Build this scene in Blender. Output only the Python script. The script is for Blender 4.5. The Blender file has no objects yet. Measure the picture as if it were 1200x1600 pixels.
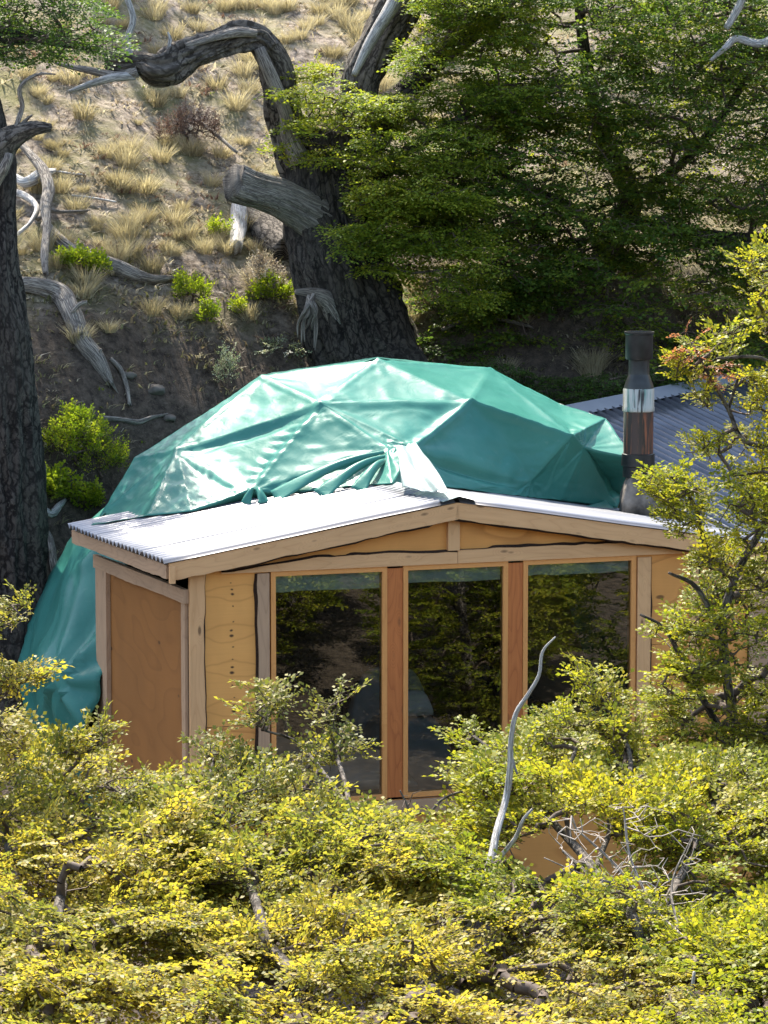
import bpy, math, random
import numpy as np
from mathutils import Vector, Matrix

# ------------------------------------------------------------ camera, sky, sun, exposure
SC = bpy.context.scene
COL = SC.collection
FPX = 5100.0; PITCH = math.radians(6.4); CAMZ = 6.6
cam_d = bpy.data.cameras.new('camera'); cam = bpy.data.objects.new('camera', cam_d); COL.objects.link(cam)
cam_d.sensor_fit = 'VERTICAL'; cam_d.sensor_height = 24.0; cam_d.lens = FPX / 1600 * 24.0
cam_d.clip_start = 0.5; cam_d.clip_end = 600
cam.location = (0, 0, CAMZ); cam.rotation_euler = (math.radians(90) - PITCH, 0, 0)
SC.camera = cam
SUN_EL = math.radians(55); SUN_AZ = math.radians(-20)          # azimuth from +Y towards +X
world = bpy.data.worlds.new('World'); SC.world = world; world.use_nodes = True
wn = world.node_tree.nodes; wl = world.node_tree.links
bgn = wn.get('Background') or wn.new('ShaderNodeBackground')
sky = wn.new('ShaderNodeTexSky'); sky.sky_type = 'NISHITA'; sky.sun_disc = False
sky.sun_elevation = SUN_EL; sky.sun_rotation = SUN_AZ; sky.air_density = 1.0; sky.dust_density = 1.5; sky.ozone_density = 1.0
wl.new(sky.outputs[0], bgn.inputs[0]); bgn.inputs[1].default_value = 0.15
sd = bpy.data.lights.new('sun', 'SUN'); sun = bpy.data.objects.new('sun', sd); COL.objects.link(sun)
sd.energy = 3.6; sd.angle = math.radians(0.5); sd.color = (1.0, 0.98, 0.94)
SUND = Vector((math.sin(SUN_AZ) * math.cos(SUN_EL), math.cos(SUN_AZ) * math.cos(SUN_EL), math.sin(SUN_EL)))
sun.rotation_euler = SUND.to_track_quat('Z', 'Y').to_euler()
SC.view_settings.view_transform = 'Standard'; SC.view_settings.look = 'None'
SC.view_settings.gamma = 1.0; SC.view_settings.use_curve_mapping = False
SC.view_settings.exposure = 1.95
try:
    SC.view_settings.use_white_balance = True; SC.view_settings.white_balance_temperature = 7300; SC.view_settings.white_balance_tint = 10
except Exception: pass
SC.cycles.max_bounces = 6; SC.cycles.transparent_max_bounces = 8; SC.cycles.transmission_bounces = 4

# ------------------------------------------------------------ helpers: camera rays, noise
cp, sp = math.cos(PITCH), math.sin(PITCH)
CAM = np.array([0, 0, CAMZ])
def ray(x, y):
    a = (x - 600) / FPX; b = (800 - y) / FPX
    return np.array([a, cp + b * sp, -sp + b * cp])
def at(x, y, Y):
    r = ray(x, y); return CAM + r * (Y / r[1])
def pxm(Y): return FPX / Y

def _hash(i, j, k, seed):
    n = (i * 374761393 + j * 668265263 + k * 2147483647 + seed * 974634777) & 0xffffffff
    n = ((n ^ (n >> 13)) * 1274126177) & 0xffffffff
    n = (n ^ (n >> 16)) & 0xffffffff
    n = (n * 2246822519) & 0xffffffff
    return ((n ^ (n >> 15)) & 0xffff) / 65535.0
def vnoise(x, y, z, seed=0):
    x, y, z = np.broadcast_arrays(np.asarray(x, float), np.asarray(y, float), np.asarray(z, float))
    xi, yi, zi = np.floor(x).astype(np.int64), np.floor(y).astype(np.int64), np.floor(z).astype(np.int64)
    fx, fy, fz = x - xi, y - yi, z - zi
    fx = fx * fx * (3 - 2 * fx); fy = fy * fy * (3 - 2 * fy); fz = fz * fz * (3 - 2 * fz)
    r = 0
    for a in (0, 1):
        for b in (0, 1):
            for c in (0, 1):
                r = r + _hash(xi + a, yi + b, zi + c, seed) * (fx if a else 1 - fx) * (fy if b else 1 - fy) * (fz if c else 1 - fz)
    return r
def fbm(x, y, z, seed=0, oct=4):
    s = 0; a = .5; f = 1
    for o in range(oct):
        s = s + a * vnoise(np.asarray(x) * f, np.asarray(y) * f, np.asarray(z) * f, seed + o * 17); a *= .5; f *= 2.03
    return s
def unit(v): v = np.asarray(v, float); return v / (np.linalg.norm(v, axis=-1, keepdims=True) + 1e-9)

# ------------------------------------------------------------ helpers: objects
def mesh_np(name, V, F, mat=None, parent=None, smooth=False, uv=None, tone=None, loc=None):
    V = np.asarray(V, np.float32); F = np.asarray(F, np.int32)
    me = bpy.data.meshes.new(name); n, k = F.shape
    me.vertices.add(len(V)); me.vertices.foreach_set('co', V.ravel())
    me.loops.add(n * k); me.loops.foreach_set('vertex_index', F.ravel())
    me.polygons.add(n); me.polygons.foreach_set('loop_start', np.arange(0, n * k, k, dtype=np.int32))
    try: me.polygons.foreach_set('loop_total', np.full(n, k, dtype=np.int32))
    except Exception: pass
    if smooth: me.polygons.foreach_set('use_smooth', np.ones(n, bool))
    if uv is not None:
        l = me.uv_layers.new(name='UVMap'); l.data.foreach_set('uv', np.asarray(uv, np.float32)[F.ravel()].ravel())
    if tone is not None:
        a = me.attributes.new('tone', 'FLOAT', 'POINT'); a.data.foreach_set('value', np.asarray(tone, np.float32))
    me.update(calc_edges=True)
    if mat: me.materials.append(mat)
    return link(name, me, parent)
def link(name, me, parent=None):
    o = bpy.data.objects.new(name, me); COL.objects.link(o)
    if parent: o.parent = parent
    return o
class MB:                                     # polygon collector -> ONE mesh
    def __init__(s): s.v = []; s.f = []; s.uv = []
    def poly(s, pts, uvs=None):
        i = len(s.v); s.v += [tuple(p) for p in pts]; s.f.append(tuple(range(i, i + len(pts))))
        s.uv += list(uvs) if uvs is not None else [(p[0], p[2]) for p in pts]
    def build(s, name, mat, parent=None, smooth=False):
        me = bpy.data.meshes.new(name); me.from_pydata(s.v, [], s.f)
        l = me.uv_layers.new(name='UVMap')
        for i, lp in enumerate(me.loops): l.data[i].uv = s.uv[lp.vertex_index]
        if smooth: me.polygons.foreach_set('use_smooth', [True] * len(me.polygons))
        me.materials.append(mat); me.update(); return link(name, me, parent)
def tag(o, label=None, cat=None, group=None, kind=None):
    if label: o['label'] = label
    if cat: o['category'] = cat
    if group: o['group'] = group
    if kind: o['kind'] = kind
    return o
def empty(name, loc, rz=0):
    o = bpy.data.objects.new(name, None); COL.objects.link(o); o.location = loc; o.rotation_euler = (0, 0, rz)
    o.empty_display_size = .2; return o
def localise(o, root):                        # mesh data given in world coordinates, parented to a root placed elsewhere
    me = o.data; M = Matrix.Translation(root.location) @ Matrix.Rotation(root.rotation_euler.z, 4, 'Z')
    me.transform(M.inverted()); o.parent = root; return o

# ------------------------------------------------------------ materials
class NT:
    def __init__(s, name):
        s.m = bpy.data.materials.new(name); s.m.use_nodes = True; s.t = s.m.node_tree; s.t.nodes.clear()
        s.out = s.t.nodes.new('ShaderNodeOutputMaterial')
    def n(s, ty, **kw):
        nd = s.t.nodes.new('ShaderNode' + ty)
        for k, v in kw.items():
            if k.startswith('_'): setattr(nd, k[1:], v)
            else:
                key = int(k[1:]) if k[0] == 'i' and k[1:].isdigit() else k.replace('_', ' ')
                if isinstance(v, bpy.types.NodeSocket): s.t.links.new(v, nd.inputs[key])
                else: nd.inputs[key].default_value = v
        return nd
    def math(s, op, a, b=0.0, c=None):
        kw = dict(i0=a, i1=b)
        if c is not None: kw['i2'] = c
        return s.n('Math', _operation=op, **kw).outputs[0]
    def ramp(s, fac, stops):
        r = s.n('ValToRGB', Fac=fac); e = r.color_ramp.elements
        while len(e) < len(stops): e.new(.5)
        for i, (p, c) in enumerate(stops):
            e[i].position = p; e[i].color = (c, c, c, 1) if isinstance(c, (int, float)) else (*c, 1)
        return r.outputs[0]
    def mix(s, f, a, b, mode='MIX'):
        m = s.t.nodes.new('ShaderNodeMix'); m.data_type = 'RGBA'; m.blend_type = mode
        for key, v in ((0, f), (6, a), (7, b)):
            if isinstance(v, bpy.types.NodeSocket): s.t.links.new(v, m.inputs[key])
            elif key == 0: m.inputs[0].default_value = v
            else: m.inputs[key].default_value = (*v, 1)
        return m.outputs[2]
    def noise(s, vec, scale, detail=3, rough=.5, dist=0):
        return s.n('TexNoise', Vector=vec, Scale=scale, Detail=detail, Roughness=rough, Distortion=dist).outputs[0]
    def scaled(s, vec, sc):
        return s.n('Mapping', Vector=vec, Scale=sc).outputs[0]
    def uv(s): return s.n('TexCoord').outputs['UV']
    def pos(s): return s.n('TexCoord').outputs['Object']
    def bump(s, h, strength=.4, dist=.01, normal=None):
        b = s.n('Bump', Strength=strength, Distance=dist, Height=h)
        if normal is not None: s.t.links.new(normal, b.inputs['Normal'])
        return b.outputs[0]
    def bsdf(s, col, rough=.7, metal=0.0, spec=.4, normal=None, **kw):
        p = s.n('BsdfPrincipled')
        for k, v in (('Base Color', col), ('Roughness', rough), ('Metallic', metal), ('Specular IOR Level', spec)):
            if isinstance(v, bpy.types.NodeSocket): s.t.links.new(v, p.inputs[k])
            else: p.inputs[k].default_value = (*v, 1) if isinstance(v, tuple) else v
        for k, v in kw.items(): p.inputs[k.replace('_', ' ')].default_value = v
        if normal is not None: s.t.links.new(normal, p.inputs['Normal'])
        return p.outputs[0]
    def done(s, sh): s.t.links.new(sh, s.out.inputs[0]); return s.m

def m_leaf(name, cols, trans=.5, spec=.35, tfac=1.25):
    t = NT(name); a = t.n('Attribute', _attribute_name='tone').outputs['Fac']
    n = len(cols); c = t.ramp(a, [(i / (n - 1), k) for i, k in enumerate(cols)])
    tc = t.mix(1.0, c, (tfac, tfac, tfac * .75), 'MULTIPLY')
    d = t.bsdf(c, .5, 0, spec); tr = t.n('BsdfTranslucent', Color=tc).outputs[0]
    m = t.n('MixShader', Fac=trans); t.t.links.new(d, m.inputs[1]); t.t.links.new(tr, m.inputs[2])
    return t.done(m.outputs[0])
def m_bark(name, dark, light, lichen=None, rgh=.9, bstr=.8, lo=.5, fr=(7, 2.6, 1)):
    t = NT(name); uv = t.uv(); sv = t.scaled(uv, fr); n1 = t.noise(sv, 3.0, 6, .72, 1.4)
    vo = t.n('TexVoronoi', Vector=t.n('VectorMath', _operation='ADD', i0=t.scaled(uv, (fr[0] * 2.2, fr[1] * 1.6, 1)), i1=t.n('TexNoise', Vector=uv, Scale=9.0).outputs['Color']).outputs[0], Scale=1.0, _feature='DISTANCE_TO_EDGE').outputs['Distance']
    n1 = t.math('MULTIPLY', n1, t.ramp(vo, [(0., .72), (.16, 1.1)]))
    n2 = t.noise(t.pos(), 1.7, 3)
    c = t.mix(t.ramp(n1, [(.40, 0.0), (.60, 1.0)]), dark, light)
    c = t.mix(t.math('MULTIPLY', t.ramp(n2, [(.35, 0.), (.7, 1.)]), lo), c, tuple(x * .55 for x in light))
    if lichen:
        l = t.noise(t.pos(), 30, 4, .7); l2 = t.noise(t.pos(), 2.2, 2)
        f = t.math('MULTIPLY', t.ramp(l, [(.57, 0.), (.68, .7)]), t.ramp(l2, [(.45, 0.), (.62, .8)])); c = t.mix(f, c, lichen)
    nb = t.bump(n1, bstr, .03); nb = t.bump(t.noise(t.pos(), 60, 3), .4, .006, nb)
    return t.done(t.bsdf(c, rgh, 0, .2, nb))
def m_wood(name, base, dark, grain=1.0, knots=.5, weather=0.0):
    t = NT(name); uv = t.uv(); rnd = t.n('ObjectInfo').outputs['Random']
    off = t.n('CombineXYZ', X=t.math('MULTIPLY', rnd, 37.0), Y=t.math('MULTIPLY', rnd, 11.0)).outputs[0]
    v = t.n('VectorMath', _operation='ADD', i0=uv, i1=off).outputs[0]
    kv = t.n('TexVoronoi', Vector=t.scaled(v, (2.6, 7, 1)), Scale=1.0); kd = kv.outputs['Distance']
    kpush = t.math('MULTIPLY', t.ramp(kd, [(0., 1.), (.35, 0.)]), .35)
    w = t.noise(t.scaled(v, (1.2, 26, 1)), 1.0, 2, .4, .4)
    ring = t.noise(t.scaled(v, (.8, 60, 1)), 1.0, 3, .6)
    big = t.noise(t.scaled(v, (.6, 3.2, 1)), 1.0, 2, .5)
    g = t.math('FRACT', t.math('MULTIPLY', t.math('ADD', big, kpush), 14.0))
    g = t.ramp(g, [(0., .25), (.5, 0.), (.85, .35), (1., .9)])
    f = t.math('MULTIPLY', t.math('ADD', t.math('MULTIPLY', g, .55), t.math('MULTIPLY', ring, .5)), grain)
    c = t.mix(f, base, dark)
    c = t.mix(t.math('MULTIPLY', w, .3), c, tuple(x * .6 for x in dark))
    f2 = t.math('MULTIPLY', t.ramp(kd, [(.07, 1.), (.14, 0.)]), knots); c = t.mix(f2, c, (.09, .045, .02))
    if weather: c = t.mix(t.math('MULTIPLY', t.noise(t.scaled(v, (1.5, 8, 1)), 1., 4), weather), c, (.27, .23, .19))
    dirt = t.noise(t.pos(), 1.3, 4); c = t.mix(t.ramp(dirt, [(.45, 0.), (.8, .22)]), c, tuple(x * .5 for x in base))
    nb = t.bump(ring, .35, .003)
    return t.done(t.bsdf(c, .62, 0, .3, nb))
def m_ply(name, base, dark, column=False, dim=1.0):
    t = NT(name); uv = t.uv(); rnd = t.n('ObjectInfo').outputs['Random']
    off = t.n('CombineXYZ', X=t.math('MULTIPLY', rnd, 17.0), Y=t.math('MULTIPLY', rnd, 31.0)).outputs[0]
    v = t.n('VectorMath', _operation='ADD', i0=uv, i1=off).outputs[0]
    big = t.noise(t.scaled(v, (.9, 2.2, 1)), 1.0, 1, .4, .1)
    if column:
        s = t.n('SeparateXYZ', Vector=uv); x, z = s.outputs[0], s.outputs[1]
        pz = t.math('MULTIPLY', t.math('FRACT', t.math('DIVIDE', t.math('ADD', z, t.math('MULTIPLY', t.noise(uv, 1.7, 1), .16)), .353)), .353)
        xw = t.math('ADD', x, t.math('MULTIPLY', t.math('SUBTRACT', t.noise(uv, 3.5, 2), .5), .10))
        ex = t.math('ABSOLUTE', t.math('DIVIDE', xw, .32))
        eye = t.math('MULTIPLY', t.math('MAXIMUM', t.math('SUBTRACT', 1.0, t.math('POWER', ex, 1.5)), 0.), t.math('ADD', .02, t.math('MULTIPLY', t.noise(uv, 3.1, 2), .12)))
        dzz = t.math('ABSOLUTE', t.math('SUBTRACT', pz, .19))
        ln = t.math('ABSOLUTE', t.math('SUBTRACT', dzz, eye)); eyeline = t.ramp(ln, [(0., .42), (.014, 0.)])
        spots = None
        for cz, r in ((.05, .008), (.165, .017), (.215, .012), (.285, .006)):
            d = t.math('ADD', t.math('POWER', t.math('DIVIDE', xw, 1.5), 2.), t.math('POWER', t.math('SUBTRACT', pz, cz), 2.))
            k = t.ramp(t.math('SQRT', d), [(r * .55, 1.), (r, 0.)])
            spots = k if spots is None else t.math('MAXIMUM', spots, k)
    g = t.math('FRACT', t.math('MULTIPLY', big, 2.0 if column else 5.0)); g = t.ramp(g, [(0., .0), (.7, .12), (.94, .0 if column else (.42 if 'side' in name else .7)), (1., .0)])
    fine = t.noise(t.scaled(v, (3, 70, 1)), 1.0, 3)
    c = t.mix(t.math('ADD', t.math('MULTIPLY', g, .8), t.math('MULTIPLY', fine, .25)), base, dark)
    kd = t.n('TexVoronoi', Vector=t.scaled(v, (1.6, 3.6, 1)), Scale=1.0).outputs['Distance']
    if column: c = t.mix(eyeline, c, dark); c = t.mix(spots, c, (.06, .03, .015))
    else: c = t.mix(t.math('MULTIPLY', t.ramp(kd, [(.05, 1.), (.085, 0.)]), .85), c, (.08, .035, .014))
    st = t.noise(t.scaled(t.pos(), (1, 1, .5)), 2.2, 4); c = t.mix(t.ramp(st, [(.42, 0.), (.85, .5)]), c, tuple(x * .55 for x in base))
    return t.done(t.bsdf(c, .6, 0, .3, t.bump(fine, .2, .002)))
def m_simple(name, col, rough=.7, metal=0., spec=.4, var=.25, scale=8., bumpd=0.):
    t = NT(name); n = t.noise(t.pos(), scale, 4); c = t.mix(t.ramp(n, [(.3, 0.), (.75, 1.)]), tuple(x * (1 - var) for x in col), tuple(min(1, x * (1 + var)) for x in col))
    return t.done(t.bsdf(c, rough, metal, spec, t.bump(n, .4, bumpd) if bumpd else None))

M = {}
M['leaf_yellow'] = m_leaf('leaf_yellow', [(.075, .105, .022), (.19, .20, .032), (.36, .30, .042), (.47, .335, .05)], .55, .3)
M['leaf_mid'] = m_leaf('leaf_mid', [(.07, .11, .014), (.15, .19, .02), (.27, .27, .025), (.38, .32, .03)], .5, .3)
M['leaf_green'] = m_leaf('leaf_green', [(.05, .10, .018), (.10, .16, .024), (.20, .25, .028), (.34, .33, .03)], .5, .2)
M['leaf_dark'] = m_leaf('leaf_dark', [(.035, .075, .016), (.065, .125, .024), (.14, .20, .028), (.28, .29, .03)], .48, .18)
M['leaf_fresh'] = m_leaf('leaf_fresh', [(.10, .17, .01), (.22, .30, .02), (.34, .38, .03)], .5, .3)
M['leaf_red'] = m_leaf('leaf_red', [(.22, .13, .05), (.34, .12, .07), (.42, .20, .10)], .5, .3)
M['leaf_white'] = m_leaf('leaf_white', [(.14, .20, .10), (.28, .33, .2), (.5, .5, .4)], .35, .4)
M['twig'] = m_simple('twig', (.085, .06, .045), .75, 0, .3, .4, 30)
M['twig_pale'] = m_simple('twig_pale', (.34, .29, .25), .7, 0, .3, .3, 30)
M['bark_dark'] = m_bark('bark_dark', (.010, .008, .007), (.085, .072, .06), (.17, .17, .13))
M['bark_mid'] = m_bark('bark_mid', (.022, .018, .015), (.19, .165, .14), (.28, .28, .23))
M['deadwood'] = m_bark('deadwood', (.10, .085, .075), (.46, .41, .35), None, .8, .9, .45, (24, 1.8, 1))
M['deadwood_pale'] = m_bark('deadwood_pale', (.30, .28, .27), (.72, .70, .66), None, .7, .6, .2, (26, 2, 1))
M['deadwood_silver'] = m_bark('deadwood_silver', (.20, .19, .18), (.58, .56, .53), None, .75, .6, .2, (26, 2, 1))
M['straw'] = m_leaf('straw', [(.18, .15, .085), (.36, .305, .20), (.58, .51, .37)], .4, .2, 1.0)
M['litter'] = m_leaf('litter', [(.05, .038, .03), (.34, .27, .21), (.74, .67, .57)], .3, .2, 1.0)
M['litter_dark'] = m_leaf('litter_dark', [(.07, .055, .04), (.22, .17, .12), (.17, .18, .08), (.55, .47, .38)], .3, .2, 1.0)
M['shrub_red'] = m_leaf('shrub_red', [(.13, .07, .06), (.20, .12, .10), (.30, .22, .18)], .3, .2, 1.0)
M['pine'] = m_wood('pine_board', (.78, .46, .225), (.50, .25, .10), .7, .8)
M['pine_grey'] = m_wood('weathered_board', (.58, .37, .215), (.30, .17, .095), .9, .6, .2)
M['pine_orange'] = m_wood('orange_stained_post', (.64, .215, .06), (.34, .09, .025), 1.0, .4)
M['frame'] = m_wood('varnished_frame', (.80, .37, .115), (.50, .19, .055), .6, .1)
M['ply'] = m_ply('plywood', (.76, .345, .095), (.42, .16, .04))
M['ply_column'] = m_ply('plywood_knot_column', (.80, .385, .11), (.46, .19, .045), True)
M['ply_side_shaded'] = m_ply('plywood_side', (.33, .135, .034), (.19, .07, .017))  # plywood colour darkened: the side wall's shade is painted in
M['bark_edge'] = m_simple('bark_edge', (.035, .02, .013), .9, 0, .2, .4, 40)
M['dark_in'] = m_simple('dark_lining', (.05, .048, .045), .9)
M['white_cloth'] = m_simple('white_cloth', (.75, .77, .80), .85, 0, .2, .08)
M['grey_cloth'] = m_simple('grey_cloth', (.35, .38, .42), .9, 0, .2, .1)
M['blind'] = m_simple('blind', (.50, .60, .56), .8, 0, .2, .1, 20)
M['black_metal'] = m_simple('black_metal', (.02, .022, .022), .35, .3, .5, .4, 12)
def mk():
    t = NT('corrugated_zinc'); p = t.pos(); n = t.noise(p, 3., 5); n2 = t.noise(t.scaled(p, (1, 14, 1)), 2., 3)
    c = t.mix(t.ramp(n, [(.35, 0.), (.75, 1.)]), (.66, .68, .72), (.80, .81, .83)); c = t.mix(t.math('MULTIPLY', n2, .18), c, (.42, .42, .45))
    M['zinc'] = t.done(t.bsdf(c, t.math('ADD', .34, t.math('MULTIPLY', n, .2)), .75, 0, .5) if False else t.bsdf(t.mix(t.ramp(t.math('SINE', t.math('MULTIPLY', t.n('SeparateXYZ', Vector=p).outputs[1], 2 * math.pi / .135)), [(.0, 1.), (.45, 0.)]), t.mix(n2, (.20, .205, .22), (.33, .335, .35)), t.mix(n, (.10, .10, .11), (.22, .215, .22))), .42, .5, .5))  # valleys painted darker, standing in for shade between the corrugation ridges
    t = NT('slate_sheet'); p = t.pos(); n = t.noise(p, 2.5, 5)
    c = t.mix(t.ramp(n, [(.3, 0.), (.8, 1.)]), (.085, .093, .11), (.17, .18, .205)); M['slate'] = t.done(t.bsdf(c, .33, .5, .5))
    t = NT('blue_grey_flashing'); p = t.pos(); n = t.noise(p, 2.5, 5)
    c = t.mix(n, (.20, .215, .245), (.33, .35, .38)); M['flashing'] = t.done(t.bsdf(c, .45, .3, .5))
    t = NT('green_tarpaulin'); p = t.pos(); n = t.noise(p, 1.6, 5, .6); f = t.noise(p, 14, 4); f2 = t.noise(p, 5, 3, .6, 1.5)
    c = t.mix(t.ramp(n, [(.3, 0.), (.75, 1.)]), (.026, .160, .128), (.048, .215, .176))
    c = t.mix(t.ramp(f, [(.62, 0.), (.78, .35)]), c, (.12, .26, .22))
    nb = t.bump(f2, .16, .02); nb = t.bump(f, .15, .006, nb)
    d = t.bsdf(c, t.math('ADD', .27, t.math('MULTIPLY', n, .14)), 0, .22, nb)
    tr = t.n('BsdfTranslucent', Color=(.03, .28, .22, 1)).outputs[0]
    m = t.n('MixShader', Fac=.10); t.t.links.new(d, m.inputs[1]); t.t.links.new(tr, m.inputs[2]); M['tarp'] = t.done(m.outputs[0])
    t = NT('silver_flashing_foil'); p = t.pos(); n = t.noise(p, 6, 4, .6, 1.)
    M['foil'] = t.done(t.bsdf((.26, .33, .33), .3, .3, .6, t.bump(n, .35, .02)))
    # ground: dry soil, litter and sparse green, darker bare soil on the cut bank
    t = NT('dry_hill_soil'); p = t.pos(); n = t.noise(p, 1.1, 6, .6); f = t.noise(p, 9, 5, .7); g = t.noise(p, 40, 4, .7)
    a = t.n('Attribute', _attribute_name='tone').outputs['Fac']
    dry = t.mix(t.ramp(f, [(.35, 0.), (.65, 1.)]), (.075, .058, .045), (.42, .35, .285))
    dry = t.mix(t.ramp(n, [(.42, 0.), (.62, .8)]), dry, (.20, .19, .085))
    soil = t.mix(t.ramp(f, [(.35, 0.), (.7, 1.)]), (.040, .031, .025), (.14, .108, .084))
    soil = t.mix(t.ramp(g, [(.55, 0.), (.75, .7)]), soil, (.22, .17, .13))
    c = t.mix(a, dry, soil)
    nb = t.bump(f, .8, .06); nb = t.bump(g, .9, .03, nb)
    M['soil'] = t.done(t.bsdf(c, .95, 0, .1, nb))
    # flue bands
    def rust(name, c1, c2, sc, met, thr):
        t = NT(name); p = t.pos(); s = t.noise(t.scaled(p, (14, 14, 1.2)), sc, 4, .6)
        c = t.mix(t.ramp(s, [(thr, 0.), (thr + .1, 1.)]), c1, c2)
        q = t.noise(t.scaled(p, (9, 9, .8)), sc * 1.7, 4); c = t.mix(t.ramp(q, [(.52, 0.), (.6, 1.)]), c, (.03, .025, .02))
        return t.done(t.bsdf(c, .45, met, .5))
    M['flue_band'] = rust('galvanised_flue_band', (.34, .34, .30), (.12, .22, .18), 1.3, .3, .5)
    M['flue_rust'] = rust('rusty_black_flue', (.045, .03, .025), (.24, .085, .04), 1.0, .2, .5)
    t = NT('window_glass'); fr = t.n('Fresnel', IOR=1.52).outputs[0]; f = t.math('MINIMUM', t.math('MULTIPLY', fr, 3.2), 1.0)
    gl = t.n('BsdfGlossy', Color=(.95, 1, .98, 1), Roughness=0.0).outputs[0]; tr = t.n('BsdfTransparent', Color=(.58, .63, .61, 1)).outputs[0]
    m = t.n('MixShader', Fac=f); t.t.links.new(tr, m.inputs[1]); t.t.links.new(gl, m.inputs[2]); M['glass'] = t.done(m.outputs[0])
mk()

# ------------------------------------------------------------ the ground
BK_S = np.array([-100, -37, -23, -17, -13, -8, -5, -2.5, -.5, .6, 1.6, 2.6, 3.4, 9, 20, 60, 160])
BK_Z = np.array([16, 4.4, 1.0, -.2, -.6, -.6, -.4, .2, .9, 2.2, 3.6, 4.55, 5.0, 7.8, 13.5, 32, 60])
def foot(X): return 36.9 - 2.4 / (1 + np.exp((X + 3.3) * 2.0)) + .25 * np.sin(X * .9) + 2.8 / (1 + np.exp(-(X - 3.7) * 2.5))
def ground_z(X, Y):
    X = np.asarray(X, float); Y = np.asarray(Y, float)
    s = Y - foot(X); w = 1.1 * (vnoise(X * .35, Y * .35, 0, 5) - .5); w = np.where(s > -3, w, w * .3)
    z = np.interp(s + w, BK_S, BK_Z)
    amp = np.where(s > -2, 1.0, .4)
    z = z + amp * (.38 * (fbm(X * .9, Y * .9, 1.3, 9, 4) - .47) + .10 * (fbm(X * 5, Y * 5, .3, 3, 3) - .44))
    far = np.abs(X) > 25
    return z + np.where(far, (np.abs(X) - 25) * .12, 0)
def axis(segs):
    out = []
    for a, b, st in segs: out.append(np.arange(a, b, st))
    return np.concatenate(out)
gx = axis([(-150, -30, 8), (-30, -7, 1.), (-7, 7, .11), (7, 30, 1.), (30, 151, 8)])
gy = axis([(-60, 8, 3.), (8, 32, .6), (32, 48, .10), (48, 70, .6), (70, 200, 6)])
GX, GY = np.meshgrid(gx, gy); GZ = ground_z(GX, GY)
nx, ny = len(gx), len(gy)
idx = np.arange(nx * ny).reshape(ny, nx)
F = np.stack([idx[:-1, :-1], idx[:-1, 1:], idx[1:, 1:], idx[1:, :-1]], -1).reshape(-1, 4)
sb = GY - foot(GX)
tone = np.clip((3.35 - sb + 1.6 * (fbm(GX * .8, GY * .8, 0, 21, 3) - .45)) / 1.2, 0, 1)
g = mesh_np('ground', np.stack([GX, GY, GZ], -1).reshape(-1, 3), F, M['soil'], smooth=True, tone=tone.ravel())
tag(g, 'rough dry hillside dropping to a dark soil bank behind the tent', kind='structure')
def hit(x, y, y0=31.0, y1=60.0):               # where the sight line meets the ground
    Y = np.linspace(y0, y1, 900); r = ray(x, y); P = CAM[None] + r[None] * (Y / r[1])[:, None]
    d = P[:, 2] - ground_z(P[:, 0], P[:, 1]); k = np.argmax(d < 0)
    return P[k] if d[k] < 0 else P[-1]

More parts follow.
